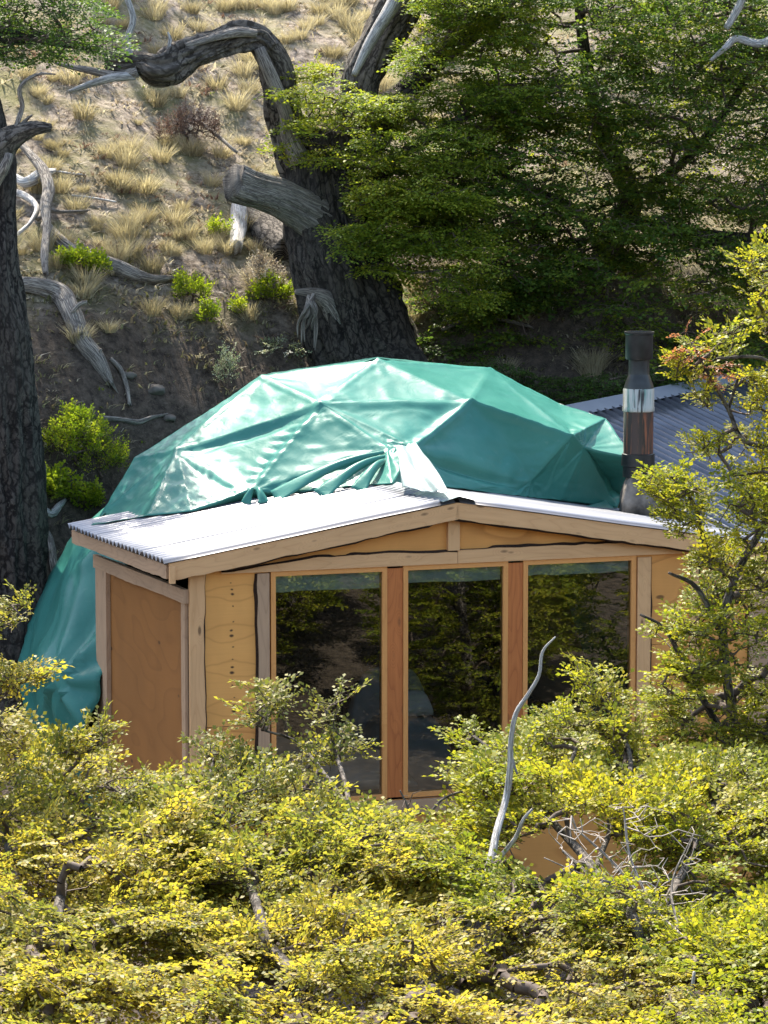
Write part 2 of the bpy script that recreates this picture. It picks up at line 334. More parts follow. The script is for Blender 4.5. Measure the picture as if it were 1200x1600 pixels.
# ------------------------------------------------------------ tubes, bark trunks
def catmull(P, step):
    P = np.asarray(P, float); n = len(P); out = []
    Q = np.vstack([2 * P[0] - P[1], P, 2 * P[-1] - P[-2]])
    for i in range(n - 1):
        p0, p1, p2, p3 = Q[i], Q[i + 1], Q[i + 2], Q[i + 3]
        m = max(2, int(np.linalg.norm((p2 - p1)[:3]) / step))
        t = np.linspace(0, 1, m, endpoint=False)[:, None]
        out.append(.5 * ((2 * p1) + (-p0 + p2) * t + (2 * p0 - 5 * p1 + 4 * p2 - p3) * t ** 2 + (-p0 + 3 * p1 - 3 * p2 + p3) * t ** 3))
    out.append(P[-1:]); return np.vstack(out)
def bark_tube(name, path, mat, parent=None, segs=28, step=.05, amp=.10, ang=3.0, lon=1.2, seed=0, lump=.12, cap=True, ellipse=1.0, jag=0):
    """path rows: x,y,z,r"""
    R = catmull(path, step); P = R[:, :3]; r = np.maximum(R[:, 3], .003); n = len(P)
    T = unit(np.gradient(P, axis=0)); N = np.zeros((n, 3)); a = np.array([1., .05, .0]) if abs(T[0][0]) < .8 else np.array([0, 0, 1.])
    N[0] = unit(a - T[0] * (a @ T[0]))
    for i in range(1, n):
        v = N[i - 1] - T[i] * (N[i - 1] @ T[i]); N[i] = unit(v)
    B = np.cross(T, N); s = np.concatenate([[0], np.cumsum(np.linalg.norm(np.diff(P, axis=0), axis=1))])
    th = np.linspace(0, 2 * math.pi, segs, endpoint=False); C, S = np.cos(th), np.sin(th)
    ss = s[:, None] + 0 * th[None]; rr = r[:, None]
    tw = .5 * ss
    n1 = 1 - np.abs(2 * vnoise(np.cos(th[None] + tw * .3) * ang, np.sin(th[None] + tw * .3) * ang, ss * lon, seed) - 1)
    n2 = vnoise(C[None] * ang * 2.6, S[None] * ang * 2.6, ss * lon * 3, seed + 5)
    n3 = vnoise(C[None] * 1.1, S[None] * 1.1, ss * 1.3 / max(.25, float(r.max())) * .35, seed + 9)
    d = rr * (1 + amp * (n1 * 1.4 - .8) + amp * .7 * (n2 - .5) + lump * 2 * (n3 - .5))
    V = P[:, None] + (N[:, None] * (C[None] * ellipse)[..., None] + B[:, None] * S[None][..., None]) * d[..., None]
    if jag: 
        k = vnoise(C * 3, S * 3, 7.7, seed + 31)
        for q in range(1, 4): V[-q] += T[-q] * ((k - .4) * jag * (4 - q) / 3)[:, None]
    V = V.reshape(-1, 3); I = np.arange(n * segs).reshape(n, segs); J = np.roll(I, -1, 1)
    F = np.stack([I[:-1], J[:-1], J[1:], I[1:]], -1).reshape(-1, 4)
    uv = np.stack([(th[None] / (2 * math.pi) + 0 * ss) * 2 * math.pi * float(np.mean(r)), ss], -1).reshape(-1, 2)
    if cap:
        V = np.vstack([V, P[:1], P[-1:]]); a0, a1 = n * segs, n * segs + 1; uv = np.vstack([uv, [[0, 0]], [[0, s[-1]]]])
        c0 = np.stack([np.full(segs, a0), J[0], I[0], np.full(segs, a0)], -1); c1 = np.stack([np.full(segs, a1), I[-1], J[-1], np.full(segs, a1)], -1)
        # caps as quads with a doubled corner are degenerate: use mid rows instead
        V = V[:-2]; uv = uv[:-2]
        half = segs // 2
        for row, flip in ((0, True), (n - 1, False)):
            for i in range(half - 1):
                q = [I[row][i], I[row][i + 1], I[row][segs - 2 - i], I[row][segs - 1 - i]]
                F = np.vstack([F, [q[::-1] if flip else q]])
    return mesh_np(name, V, F, mat, parent, True, uv)
def tubes_np(P0, P1, R0, R1, k=3):
    """separate k-gon frusta for many segments"""
    P0, P1 = np.asarray(P0), np.asarray(P1); T = unit(P1 - P0)
    A = np.where(np.abs(T[:, 2:3]) < .9, np.array([[0, 0, 1.]]), np.array([[1., 0, 0]])); N = unit(np.cross(T, A)); B = np.cross(T, N)
    th = np.arange(k) * 2 * math.pi / k; C, S = np.cos(th), np.sin(th)
    off = N[:, None] * C[None, :, None] + B[:, None] * S[None, :, None]
    V = np.concatenate([P0[:, None] + off * R0[:, None, None], P1[:, None] + off * R1[:, None, None]], 1)   # m,2k,3
    m = len(P0); base = (np.arange(m) * 2 * k)[:, None]; i = np.arange(k); j = (i + 1) % k
    q = np.stack([i, j, j + k, i + k], -1)[None] + base[:, :, None]
    return V.reshape(-1, 3), q.reshape(-1, 4)

# ------------------------------------------------------------ foliage
def spray_template(rng, L, leaf, sides=6, dense=.72, up=0.0):
    segs = []; lv = []; x = np.linspace(0, L, 5); cy = rng.uniform(-.25, .25) / L; main = np.stack([x, cy * x * x, -.35 / L * .3 * x * x + up * x], -1)
    rows = [main]
    for i in range(sides):
        t = .12 + .8 * i / sides; b = np.array([np.interp(t * L, x, main[:, j]) for j in range(3)]); sg = 1 if i % 2 else -1
        ln = L * (.52 - .36 * t) * rng.uniform(.75, 1.2); a = math.radians(rng.uniform(38, 60)) * sg
        d = np.array([math.cos(a), math.sin(a), rng.uniform(-.2, .2)]); q = np.linspace(0, 1, 3)[:, None]
        rows.append(b + d * ln * q + np.array([0, 0, -.1]) * ln * q ** 2)
    for k, r in enumerate(rows):
        if k == 0: segs += [(r[0], r[2], .0024), (r[2], r[4], .0018)]
        elif k % 2: segs.append((r[0], r[-1], .0014))
        ln = np.linalg.norm(r[-1] - r[0]); m = max(3, int(ln / (leaf * dense)))
        for i in range(m + 1):
            t = (i + .5) / (m + .5); t = min(t, 1); p = r[0] + (r[-1] - r[0]) * t
            if k == 0: p = np.array([np.interp(t * L, x, main[:, j]) for j in range(3)])
            d = unit(r[-1] - r[0]); sg = 1 if i % 2 else -1; a = sg * rng.uniform(.5, 1.1) if i < m else 0
            dd = np.array([d[0] * math.cos(a) - d[1] * math.sin(a), d[0] * math.sin(a) + d[1] * math.cos(a), d[2] + rng.uniform(-.35, .35)]); dd = unit(dd)
            nn = unit(np.array([rng.uniform(-.75, .75), rng.uniform(-.75, .75), 1.])); s = unit(np.cross(nn, dd)); l = leaf * rng.uniform(.7, 1.15); w = l * .38
            lv.append([p, p + dd * l * .5 + s * w + nn * w * .25, p + dd * l, p + dd * l * .5 - s * w + nn * w * .25])
    return np.array(lv), np.array([s[0] for s in segs]), np.array([s[1] for s in segs]), np.array([s[2] for s in segs])
def in_poly(pts, poly):
    x, y = pts[:, 0], pts[:, 1]; r = np.zeros(len(pts), bool); n = len(poly); j = n - 1
    for i in range(n):
        xi, yi = poly[i]; xj, yj = poly[j]
        c = ((yi > y) != (yj > y)) & (x < (xj - xi) * (y - yi) / (yj - yi + 1e-9) + xi); r ^= c; j = i
    return r
def canopy_Y(y): return 22.3 - np.clip(np.asarray(y, float) - 1150, 0, 560) / 88.0   # the young beeches close into one low canopy
def sample(rng, poly, n, Y0, dY, clump=.42, slope=0.0, cs=(2.2, 2.2, 6.0), seed=0):
    """points inside an outline given in the photograph, each at its own depth in a crown dY deep about Y0"""
    poly = np.array(poly, float); lo, hi = poly.min(0), poly.max(0); out = []; c = 0
    while c < n:
        p = rng.uniform(lo, hi, (n * 3, 2)); p = p[in_poly(p, poly)]
        fr = (p[:, 1] - lo[1]) / (hi[1] - lo[1]); Y = Y0 + rng.uniform(-1, 1, len(p)) * dY - slope * fr
        if slope < 0: Y = canopy_Y(p[:, 1]) + rng.uniform(-.5, .6, len(p)) + (Y0 - 22.) * .25 + 1.25 * (vnoise(p[:, 0] / 70., p[:, 1] / 45., 0, 19) - .5)
        a = (p[:, 0] - 600) / FPX; b = (800 - p[:, 1]) / FPX; ry = cp + b * sp; rz = -sp + b * cp
        W = np.stack([a / ry * Y, Y, CAMZ + rz / ry * Y], -1)
        k = fbm(W[:, 0] * cs[0], W[:, 1] * cs[1], W[:, 2] * cs[2], seed, 2) * 1.33 > clump
        W = W[k]; out.append(W); c += len(W)
    return np.vstack(out)[:n]
def grow(rng, seeds, targets, sub=3, jit=.05, droop=0.0):
    """connect every target to the nearest point of the growing skeleton; returns nodes, parents, tips"""
    S = np.asarray(seeds[0]); par = list(seeds[1]); cap = len(S) + len(targets) * (sub + 1) + 10
    N = np.full((cap, 3), 1e6); N[:len(S)] = S; c = len(S)
    d = np.full(len(targets), 1e9)
    for i in range(0, len(S), max(1, len(S) // 40)): d = np.minimum(d, np.linalg.norm(targets - S[i], axis=1))
    tips = []; Tn = []
    for i in np.argsort(d):
        t = targets[i]; dd = ((N[:c] - t) ** 2 * np.array([1, 1, 1.6])).sum(1); k = int(np.argmin(dd)); a = N[k].copy(); L = math.sqrt(dd[k]); p = k
        m = sub if L > .12 else 1
        for q in range(1, m + 1):
            f = q / m; x = a + (t - a) * f + (rng.normal(0, jit * L, 3) if q < m else 0); x[2] += droop * L * math.sin(f * math.pi) * .5
            N[c] = x; par.append(p); p = c; c += 1
        tips.append(p); Tn.append(t - a)
    return N[:c], np.array(par), np.array(tips), np.array(Tn)
def foliage(root, name_crown, name_branch, seeds, targets, rng, leaf=.026, L=.22, mat='leaf_yellow', tw='twig', rtip=.0028, sides=6,
            tonef=None, ntempl=6, twigs=True, flat=.25, dense=.72, center=None, rmax=.06, up=0.0, trunk_r=True, jit=.06, keep=1.0, rexp=.42):
    N, par, tips, dirs = grow(rng, seeds, targets, 3 if twigs and len(targets) < 1300 else 2, jit=jit)
    cnt = np.zeros(len(N)); cnt[tips] = 1
    for i in range(len(N) - 1, -1, -1):
        if par[i] >= 0: cnt[par[i]] += cnt[i]
    r = np.minimum(rtip * np.maximum(cnt, 1) ** rexp, rmax); ns = len(seeds[0]); e = np.arange(ns, len(N)); e = e[par[e] >= 0]
    P0, P1, R0, R1 = N[par[e]], N[e], np.minimum(r[par[e]], r[e] * 1.3), r[e]
    T = [spray_template(rng, L, leaf, sides, dense, up) for _ in range(ntempl)]
    n = len(tips); C = N[tips] if keep >= 1 else N[tips]
    d = dirs.copy(); cen = N[:ns].mean(0) if center is None else center
    d = unit(d) * .6 + unit(C - cen) * .6 + rng.normal(0, .35, (n, 3)); d[:, 2] *= flat; d[:, 2] += rng.normal(0, .12, n) + up; X = unit(d)
    up3 = np.array([[0, 0, 1.]]) + rng.normal(0, .28, (n, 3)); Y = unit(np.cross(up3, X)); Z = np.cross(X, Y)
    Rm = np.stack([X, Y, Z], -1); sc = rng.uniform(.6, 1.25, n); C = C - X * (L * .35 * sc)[:, None]
    LV = []; TN = []; A0, A1, AR = [P0], [P1], [np.stack([R0, R1], -1)]
    st = rng.uniform(0, 1, n) if tonef is None else tonef(C, rng)
    ti = rng.integers(0, ntempl, n)
    for k in range(ntempl):
        m = np.where(ti == k)[0]
        if keep < 1: m = m[rng.uniform(0, 1, len(m)) < keep]
        if not len(m): continue
        lv, s0, s1, sr = T[k]
        w = np.einsum('nij,lqj->nlqi', Rm[m], lv) * sc[m][:, None, None, None] + C[m][:, None, None]
        LV.append(w.reshape(-1, 3)); tt = np.clip(st[m][:, None] * .75 + rng.uniform(-.12, .38, (len(m), len(lv))), 0, 1)
        TN.append(np.repeat(tt.ravel(), 4))
        if twigs:
            a = np.einsum('nij,lj->nli', Rm[m], s0) * sc[m][:, None, None] + C[m][:, None]; b = np.einsum('nij,lj->nli', Rm[m], s1) * sc[m][:, None, None] + C[m][:, None]
            A0.append(a.reshape(-1, 3)); A1.append(b.reshape(-1, 3)); q = np.tile(sr, len(m)); AR.append(np.stack([q, q * .8], -1))
    V = np.vstack(LV); TN = np.concatenate(TN)
    o = mesh_np(name_crown, V, np.arange(len(V)).reshape(-1, 4), M[mat], None, False, tone=TN); o['kind'] = 'stuff'; localise(o, root)
    P0, P1, RR = np.vstack(A0), np.vstack(A1), np.vstack(AR); thick = RR[:, 0] > .008
    v1, f1 = tubes_np(P0[~thick], P1[~thick], RR[~thick, 0], RR[~thick, 1], 3); v2, f2 = tubes_np(P0[thick], P1[thick], RR[thick, 0], RR[thick, 1], 6)
    V = np.vstack([v1, v2]); Fq = np.vstack([f1, f2 + len(v1)])
    b = mesh_np(name_branch, V, Fq, M[tw], None, True, uv=np.zeros((len(V), 2))); b['kind'] = 'stuff'; localise(b, root)
    return o, b
def chain(paths, step=.15):
    """polylines -> seed nodes with parents; every polyline after the first starts at the nearest existing node"""
    N = []; par = []
    for P in paths:
        Q = catmull(np.array(P, float)[:, :3], step); k = -1
        if N: k = int(np.argmin([np.sum((np.array(x) - Q[0]) ** 2) for x in N]))
        for q in Q: N.append(q); par.append(k); k = len(N) - 1
    return (np.array(N), par)
def pl(pts, Y, rpx=None):
    """outline points (x, y[, depth, radius in pixels]) -> world rows x,y,z,r"""
    out = []
    for p in pts:
        YY = p[3] if len(p) > 3 else Y; w = at(p[0], p[1], YY); out.append([*w, p[2] / pxm(YY)])
    return out
# ------------------------------------------------------------ the wooden cabin
TH = math.radians(19.3); CO = at(713, 885, 30.0); CO[2] = 0
U = np.array([math.cos(TH), math.sin(TH), 0]); Vd = np.array([-math.sin(TH), math.cos(TH), 0]); Zv = np.array([0, 0, 1.])
def cw(u, v, z): return CO + U * u + Vd * v + Zv * z
cabin = empty('wooden_cabin', tuple(CO), TH)
tag(cabin, 'plywood cabin front with three tall windows under a zinc gable roof', 'cabin')
eu, ev, ez = np.eye(3)
rngb = np.random.default_rng(11)
def board(name, O, L, W, T, ln, wd, tk, mat, parent=None, w0=0., w1=0., bark0=False, bark1=False, taper=0., seed=0, kink=None):
    """plank with real thickness; w0/w1 = waviness of its two edges (waney), bark strips as sub-parts"""
    O, L, W, T = (np.array(a, float) for a in (O, L, W, T)); parent = parent or cabin
    n = max(2, int(ln / .05)) if (w0 or w1 or kink) else 2
    s = np.linspace(0, ln, n); h = rngb.uniform(0, 99)
    e0 = w0 * 2 * (fbm(s * 1.6 + h, 0, 0, 4, 3) - .45) + w0 * .8 * (vnoise(s * 9 + h, 1, 0, 4) - .5)
    e1 = wd + w1 * 2 * (fbm(s * 1.6 + h + 50, 0, 0, 4, 3) - .45) + w1 * .8 * (vnoise(s * 9 + h, 3, 0, 4) - .5)
    if taper: e1 = e1 * np.clip((s + .02) / taper, .12, 1)
    if kink is not None: k = kink(s); e0 = e0 + k; e1 = e1 + k
    mb = MB(); b = min(.004, tk * .2)
    for i in range(n - 1):
        A = [O + L * s[j] + W * e[j] for j, e in ((i, e0), (i + 1, e0), (i + 1, e1), (i, e1))]
        uvs = [(s[i], e0[i]), (s[i + 1], e0[i + 1]), (s[i + 1], e1[i + 1]), (s[i], e1[i])]
        f = [a + T * tk for a in A]; mb.poly(f, uvs); mb.poly([A[k] - T * 0 for k in (3, 2, 1, 0)], [uvs[k] for k in (3, 2, 1, 0)])
        mb.poly([A[0], A[1], f[1], f[0]], [(s[i], 0), (s[i + 1], 0), (s[i + 1], tk), (s[i], tk)])
        mb.poly([A[2], A[3], f[3], f[2]], [(s[i + 1], 0), (s[i], 0), (s[i], tk), (s[i + 1], tk)])
    for i, fl in ((0, 1), (n - 1, 0)):
        q = [O + L * s[i] + W * e0[i], O + L * s[i] + W * e1[i]]; q += [q[1] + T * tk, q[0] + T * tk]; mb.poly(q if fl else q[::-1], [(0, 0), (wd, 0), (wd, tk), (0, tk)])
    o = mb.build(name, mat, parent)
    for on, e, sg in ((bark0, e0, -1), (bark1, e1, 1)):
        if not on: continue
        m2 = MB(); wv = .011 + .013 * vnoise(s * 5 + h, 8, 0, 6); wv = wv * np.where(vnoise(s * 2.2 + h, 4, 0, 8) > .25, 1, .25)
        for i in range(n - 1):
            A = [O + L * s[i] + W * (e[i] - sg * .002), O + L * s[i + 1] + W * (e[i + 1] - sg * .002), O + L * s[i + 1] + W * (e[i + 1] + sg * wv[i + 1]), O + L * s[i] + W * (e[i] + sg * wv[i])]
            hi = [A[0] + T * (tk + .002), A[1] + T * (tk + .002), A[2] + T * tk * .35, A[3] + T * tk * .35]
            m2.poly(hi if sg < 0 else hi[::-1]); lo = [A[3] + T * .001, A[2] + T * .001]; m2.poly([hi[3], hi[2], lo[1], lo[0]])
        m2.build('bark_edge', M['bark_edge'], o)
    return o
F_ = -ev                                                  # outward from the front wall
# front wall: plywood sheets, posts and window frames
def front(name, u0, u1, z0, z1, v, tk, mat, vertical=True, **k):
    if vertical: return board(name, ez * z0 + eu * u0 - ev * v * -1, ez, eu, F_, z1 - z0, u1 - u0, tk, mat, **k)
    return board(name, ez * z0 + eu * u0 + ev * v, eu, ez, F_, u1 - u0, z1 - z0, tk, mat, **k)
def plysheet(name, u0, u1, z0, z1, mat, v=0.0, tk=.018, uoff=0.):
    mb = MB(); P = [(u0, v), (u1, v), (u1, v - tk), (u0, v - tk)]
    for z, fl in ((z0, 0), (z1, 1)): q = [(x, y, z) for x, y in P]; mb.poly(q if fl else q[::-1])
    for i in range(4):
        a, b = P[i], P[(i + 1) % 4]; mb.poly([(a[0], a[1], z0), (a[0], a[1], z1), (b[0], b[1], z1), (b[0], b[1], z0)], [(a[0] - uoff, z0), (a[0] - uoff, z1), (b[0] - uoff, z1), (b[0] - uoff, z0)])
    return mb.build(name, mat, cabin)
UC = wall_u = -2.17
plysheet('plywood_panel', -2.46, -1.83, 1.362, 2.80, M['ply_column'], 0, .018, -2.17)
plysheet('plywood_panel', -2.46, -1.83, -.60, 1.356, M['ply'])
plysheet('plywood_panel', 1.80, 3.10, 1.90, 2.80, M['ply']); plysheet('plywood_panel', 1.80, 3.10, -.60, 1.895, M['ply'])
plysheet('plywood_panel', -1.825, -.02, -.60, .575, M['ply']); plysheet('plywood_panel', -.015, 1.795, -.60, .575, M['ply'])
board('corner_post', (-2.578, .0, -.6), ez, eu, F_, 3.36, .135, .045, M['pine'], w1=.018, bark1=True)
board('post', (-1.948, -.019, .45), ez, eu, F_, 2.30, .118, .035, M['pine_grey'], w0=.012, bark0=True)
board('post', (-.688, -.0, .60), ez, eu, F_, 2.14, .150, .030, M['pine_orange'])
board('post', (.503, -.0, .60), ez, eu, F_, 2.14, .148, .030, M['pine_orange'])
board('post', (1.812, -.019, -.2), ez, eu, F_, 2.94, .135, .030, M['pine'], w1=.006, bark1=True)
board('post', (2.36, -.019, -.2), ez, eu, F_, 2.94, .09, .028, M['pine'], w0=.004, bark1=True)
board('post', (2.98, -.019, -.2), ez, eu, F_, 2.94, .12, .028, M['pine_grey'], w0=.006, bark0=True)
board('sill_board', (-1.90, -.019, .44), eu, ez, F_, 1.9, .13, .05, M['pine_grey'], w0=.012, bark0=True)
board('sill_board', (.01, -.019, .45), eu, ez, F_, 1.82, .12, .05, M['pine_grey'], w0=.012, bark0=True)
for u0, u1 in ((-1.765, -.738), (-.488, .455), (.700, 1.752)):
    zb, zt = .635, 2.715; mb = MB()
    fr = front('window_frame', u0 - .048, u0, zb - .045, zt + .03, 0, 0, M['frame']) if False else None
    w = .046; parts = [((u0 - w, zb - w), (u0, zt + w)), ((u1, zb - w), (u1 + w, zt + w)), ((u0, zt), (u1, zt + w)), ((u0, zb - w), (u1, zb))]
    for (a0, b0), (a1, b1) in parts:
        P = [(a0, b0), (a1, b0), (a1, b1), (a0, b1)]; vert = (b1 - b0) > (a1 - a0)
        uvf = (lambda x, z: (z, x)) if vert else (lambda x, z: (x, z)); y0, y1 = .05, -.040
        mb.poly([(x, y1, z) for x, z in P], [uvf(x, z) for x, z in P]); mb.poly([(x, y0, z) for x, z in P][::-1])
        for i in range(4):
            (xa, za), (xb, zb_) = P[i], P[(i + 1) % 4]; mb.poly([(xa, y0, za), (xb, y0, zb_), (xb, y1, zb_), (xa, y1, za)], [uvf(xa, za), uvf(xb, zb_), uvf(xb, zb_ + .05), uvf(xa, za + .05)])
    fr = mb.build('window_frame', M['frame'], cabin)
    gm = MB(); gm.poly([(u0 - .01, -.012, zb - .01), (u1 + .01, -.012, zb - .01), (u1 + .01, -.012, zt + .01), (u0 - .01, -.012, zt + .01)]); gm.build('glass_pane', M['glass'], fr)
    bm_ = MB(); zc = zt - (.155 if u0 < -1 else .13 if u0 < 0 else .11)
    n = 14; xs = np.linspace(u0 + .005, u1 - .005, n); dz = .018 * (vnoise(xs * 6, 0, 0, 7) - .5)
    for i in range(n - 1):
        for yy in (.035, .043):
            q = [(xs[i], yy, zc + dz[i]), (xs[i + 1], yy, zc + dz[i + 1]), (xs[i + 1], yy, zt), (xs[i], yy, zt)]; bm_.poly(q)
    bm_.build('blind', M['blind'], fr)
# header in two waney planks, gable plywood, king post
board('header_board', (-2.28, -.018, 2.762), eu, ez, F_, 2.272, .118, .036, M['pine'], w1=.012, bark1=True, taper=.9)
board('header_board', (-.004, -.018, 2.762), eu, ez, F_, 2.50, .128, .036, M['pine'], w1=.014, bark1=True)
board('header_board', (2.50, -.018, 2.762), eu, ez, F_, .62, .10, .036, M['pine'], w1=.008)
def roof_z(u, v=0.0): return 3.352 - .163 * abs(u + .05) - .021 * v
def quadprism(name, P, y0, y1, mat, uvs=None):
    mb = MB(); k = len(P); mb.poly([(x, y1, z) for x, z in P], P); mb.poly([(x, y0, z) for x, z in P][::-1], P[::-1])
    for i in range(k):
        (xa, za), (xb, zb) = P[i], P[(i + 1) % k]; mb.poly([(xa, y0, za), (xb, y0, zb), (xb, y1, zb), (xa, y1, za)])
    return mb.build(name, mat, cabin)
quadprism('gable_panel', [(-2.5, 2.803), (-.052, 2.803), (-.052, roof_z(-.05) - .03), (-2.5, roof_z(-2.5) - .03)], .0, -.018, M['ply'])
quadprism('gable_panel', [(-.046, 2.803), (3.08, 2.803), (3.08, roof_z(3.08) - .005), (-.046, roof_z(-.05) - .03)], .0, -.018, M['ply'])
board('king_post', (-.105, -.020, 2.885), ez, eu, F_, .36, .115, .045, M['pine'])
# barge boards (fascia) with waney lower edge and bark
sl = .163; cs_ = 1 / math.sqrt(1 + sl * sl)
Ld = np.array([cs_, 0, sl * cs_]); Rd = np.array([cs_, 0, -sl * cs_]); Wl = np.array([-sl * cs_, 0, cs_]); Wr = np.array([sl * cs_, 0, cs_])
for dirn, Wn, O, ln in ((Ld, Wl, np.array([-2.80, -.13, roof_z(-2.80) - .012]), 2.75 / cs_), (Rd, Wr, np.array([-.048, -.13, roof_z(-.05) - .012]), 3.26 / cs_)):
    board('barge_board', O - Wn * .155, dirn, Wn, F_, ln, .155, .038, M['pine'], w0=.016, bark0=True)
# left side wall
plysheet_side = MB()
for z0, z1 in ((-.6, 2.50),):
    y0, y1 = .12, 2.84; u0, u1 = -2.575, -2.557
    plysheet_side.poly([(u0, y1, z0), (u0, y0, z0), (u0, y0, z1), (u0, y1, z1)], [(y1, z0), (y0, z0), (y0, z1), (y1, z1)])
    plysheet_side.poly([(u1, y0, z0), (u1, y1, z0), (u1, y1, z1), (u1, y0, z1)]); plysheet_side.poly([(u0, y0, z1), (u1, y0, z1), (u1, y1, z1), (u0, y1, z1)])
plysheet_side.build('side_panel', M['ply_side_shaded'], cabin)
SD = -eu
board('side_post', (-2.578, .02, -.6), ez, ev, SD, 3.18, .13, .030, M['pine_grey'], w1=.012)
board('side_post', (-2.578, 2.80, -.6), ez, ev, SD, 3.12, .42, .045, M['pine_grey'], w0=.014)
board('wall_plate', (-2.580, -.02, 2.50), (0, 1, -.021), ez, SD, 3.3, .13, .050, M['pine_grey'], w0=.010)
board('eave_board', (-2.78, -.10, 2.745), (0, 1, -.021), ez, SD, 3.52, .125, .03, M['pine_grey'], w0=.012)
board('eave_end_block', (-2.805, -.165, 2.715), ez, eu, F_, .15, .05, .045, M['pine'])
# right side wall (turned away), floor, ceiling lining so the room is a room
rb = MB(); rb.poly([(3.10, 0, -.6), (3.10, 3.4, -.6), (3.10, 3.4, 2.82), (3.10, 0, 2.82)]); rb.poly([(3.08, 0, -.6), (3.08, 0, 2.82), (3.08, 3.4, 2.82), (3.08, 3.4, -.6)]); rb.build('side_panel', M['ply'], cabin)
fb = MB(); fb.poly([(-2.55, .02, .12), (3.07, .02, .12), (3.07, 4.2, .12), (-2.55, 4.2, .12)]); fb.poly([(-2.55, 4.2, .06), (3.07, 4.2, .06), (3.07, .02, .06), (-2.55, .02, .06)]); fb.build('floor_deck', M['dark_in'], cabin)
cb = MB(); 
for a, b in ((-2.76, -.05), (-.05, 3.2)):
    z0, z1 = roof_z(a) - .05, roof_z(b) - .05; yb = 3.40
    cb.poly([(a, yb, z0 - .07), (b, yb, z1 - .07), (b, -.09, z1), (a, -.09, z0)])
    cb.poly([(a, -.09, z0 + .012), (b, -.09, z1 + .012), (b, yb, z1 - .058), (a, yb, z0 - .058)])
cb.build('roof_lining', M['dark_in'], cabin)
# corrugated sheets, each its own part
def corrugated(parent, mapf, s0, s1, l0, l1, wave, amp, mat, name='corrugated_sheet', ns=8, seed=0, torn=0.):
    """s across the corrugations, l along them"""
    s = np.arange(s0, s1 + 1e-6, wave / ns); l = np.linspace(l0, l1, 9); S, Lg = np.meshgrid(s, l)
    if torn: Lg = Lg + (Lg - l0) / (l1 - l0) * 0
    H = amp * np.sin(2 * math.pi * S / wave) + .006 * (vnoise(S * 1.2, Lg * 1.2, seed, 3) - .5) * 2
    P = mapf(S, Lg, H); n1, n2 = S.shape; I = np.arange(n1 * n2).reshape(n1, n2); top = P.reshape(-1, 3)
    F = np.stack([I[:-1, :-1], I[:-1, 1:], I[1:, 1:], I[1:, :-1]], -1).reshape(-1, 4)
    o = mesh_np(name, top, F, mat, parent, True); m = o.modifiers.new('thickness', 'SOLIDIFY'); m.thickness = .003; m.offset = -1
    return o
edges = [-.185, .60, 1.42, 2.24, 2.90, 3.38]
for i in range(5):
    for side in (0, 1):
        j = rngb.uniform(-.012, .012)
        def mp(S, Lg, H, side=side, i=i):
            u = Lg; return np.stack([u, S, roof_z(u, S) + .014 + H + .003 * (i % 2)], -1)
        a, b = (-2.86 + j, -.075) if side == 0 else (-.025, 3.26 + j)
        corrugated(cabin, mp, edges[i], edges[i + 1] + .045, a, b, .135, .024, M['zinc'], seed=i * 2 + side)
cap = MB()
for (a, b) in (((-.21, .0), (-.05, .018)), ((-.05, .018), (.13, .0))):
    z0, z1 = roof_z(a[0]) + .034 + a[1], roof_z(b[0]) + .034 + b[1]
    cap.poly([(a[0], -.21, z0), (b[0], -.21, z1), (b[0], 3.2, z1 - .067), (a[0], 3.2, z0 - .067)]); cap.poly([(a[0], 3.2, z0 - .070), (b[0], 3.2, z1 - .070), (b[0], -.21, z1 - .003), (a[0], -.21, z0 - .003)])
    cap.poly([(a[0], -.21, z0 - .003), (b[0], -.21, z1 - .003), (b[0], -.21, z1), (a[0], -.21, z0)])
cap.build('ridge_cap', M['foil'], cabin)
# things seen dimly inside
def softbox(name, c, s, mat, label, cat, lump=.03, group=None, rz=0., parent=None, base=None):
    n = 18; g = np.linspace(-1, 1, n); A, B = np.meshgrid(g, g); r = 4.0
    top = (1 - np.clip(np.abs(A) ** r, 0, 1) * .6) * (1 - np.clip(np.abs(B) ** r, 0, 1) * .6)
    P = np.stack([A * s[0] / 2, B * s[1] / 2, s[2] * top + lump * (fbm(A * 3, B * 3, c[0], 3, 3) - .5) * 2], -1).reshape(-1, 3)
    I = np.arange(n * n).reshape(n, n); Fc = np.stack([I[:-1, :-1], I[:-1, 1:], I[1:, 1:], I[1:, :-1]], -1).reshape(-1, 4)
    bt = P.copy(); bt[:, 2] = 0; V = np.vstack([P, bt]); rim = np.concatenate([I[0, :], I[1:, -1], I[-1, -2::-1], I[-2:0:-1, 0]]); k = len(rim)
    Sd = np.array([[rim[i], rim[i] + n * n, rim[(i + 1) % k] + n * n, rim[(i + 1) % k]] for i in range(k)])
    o = mesh_np(name, V, np.vstack([Fc, Sd, Fc[:, ::-1] + n * n]), mat, parent, True)
    if parent is None: o.location = tuple(cw(*c)); o.rotation_euler = (0, 0, TH + rz); tag(o, label, cat, group)
    else: o.location = c
    return o
bed = empty('bed', tuple(cw(-.95, 1.9, .12)), TH); tag(bed, 'low bed with pale blue bedding behind the left window', 'bed')
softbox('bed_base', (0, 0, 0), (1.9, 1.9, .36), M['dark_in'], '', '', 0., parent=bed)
softbox('duvet', (0, 0, .36), (1.85, 1.85, .30), M['white_cloth'], '', '', .05, parent=bed); softbox('pillow', (-.45, .6, .62), (.6, .4, .18), M['white_cloth'], '', '', .02, parent=bed)
arm = empty('armchair', tuple(cw(.30, 2.3, .12)), TH); tag(arm, 'grey cloth armchair standing behind the middle window', 'armchair')
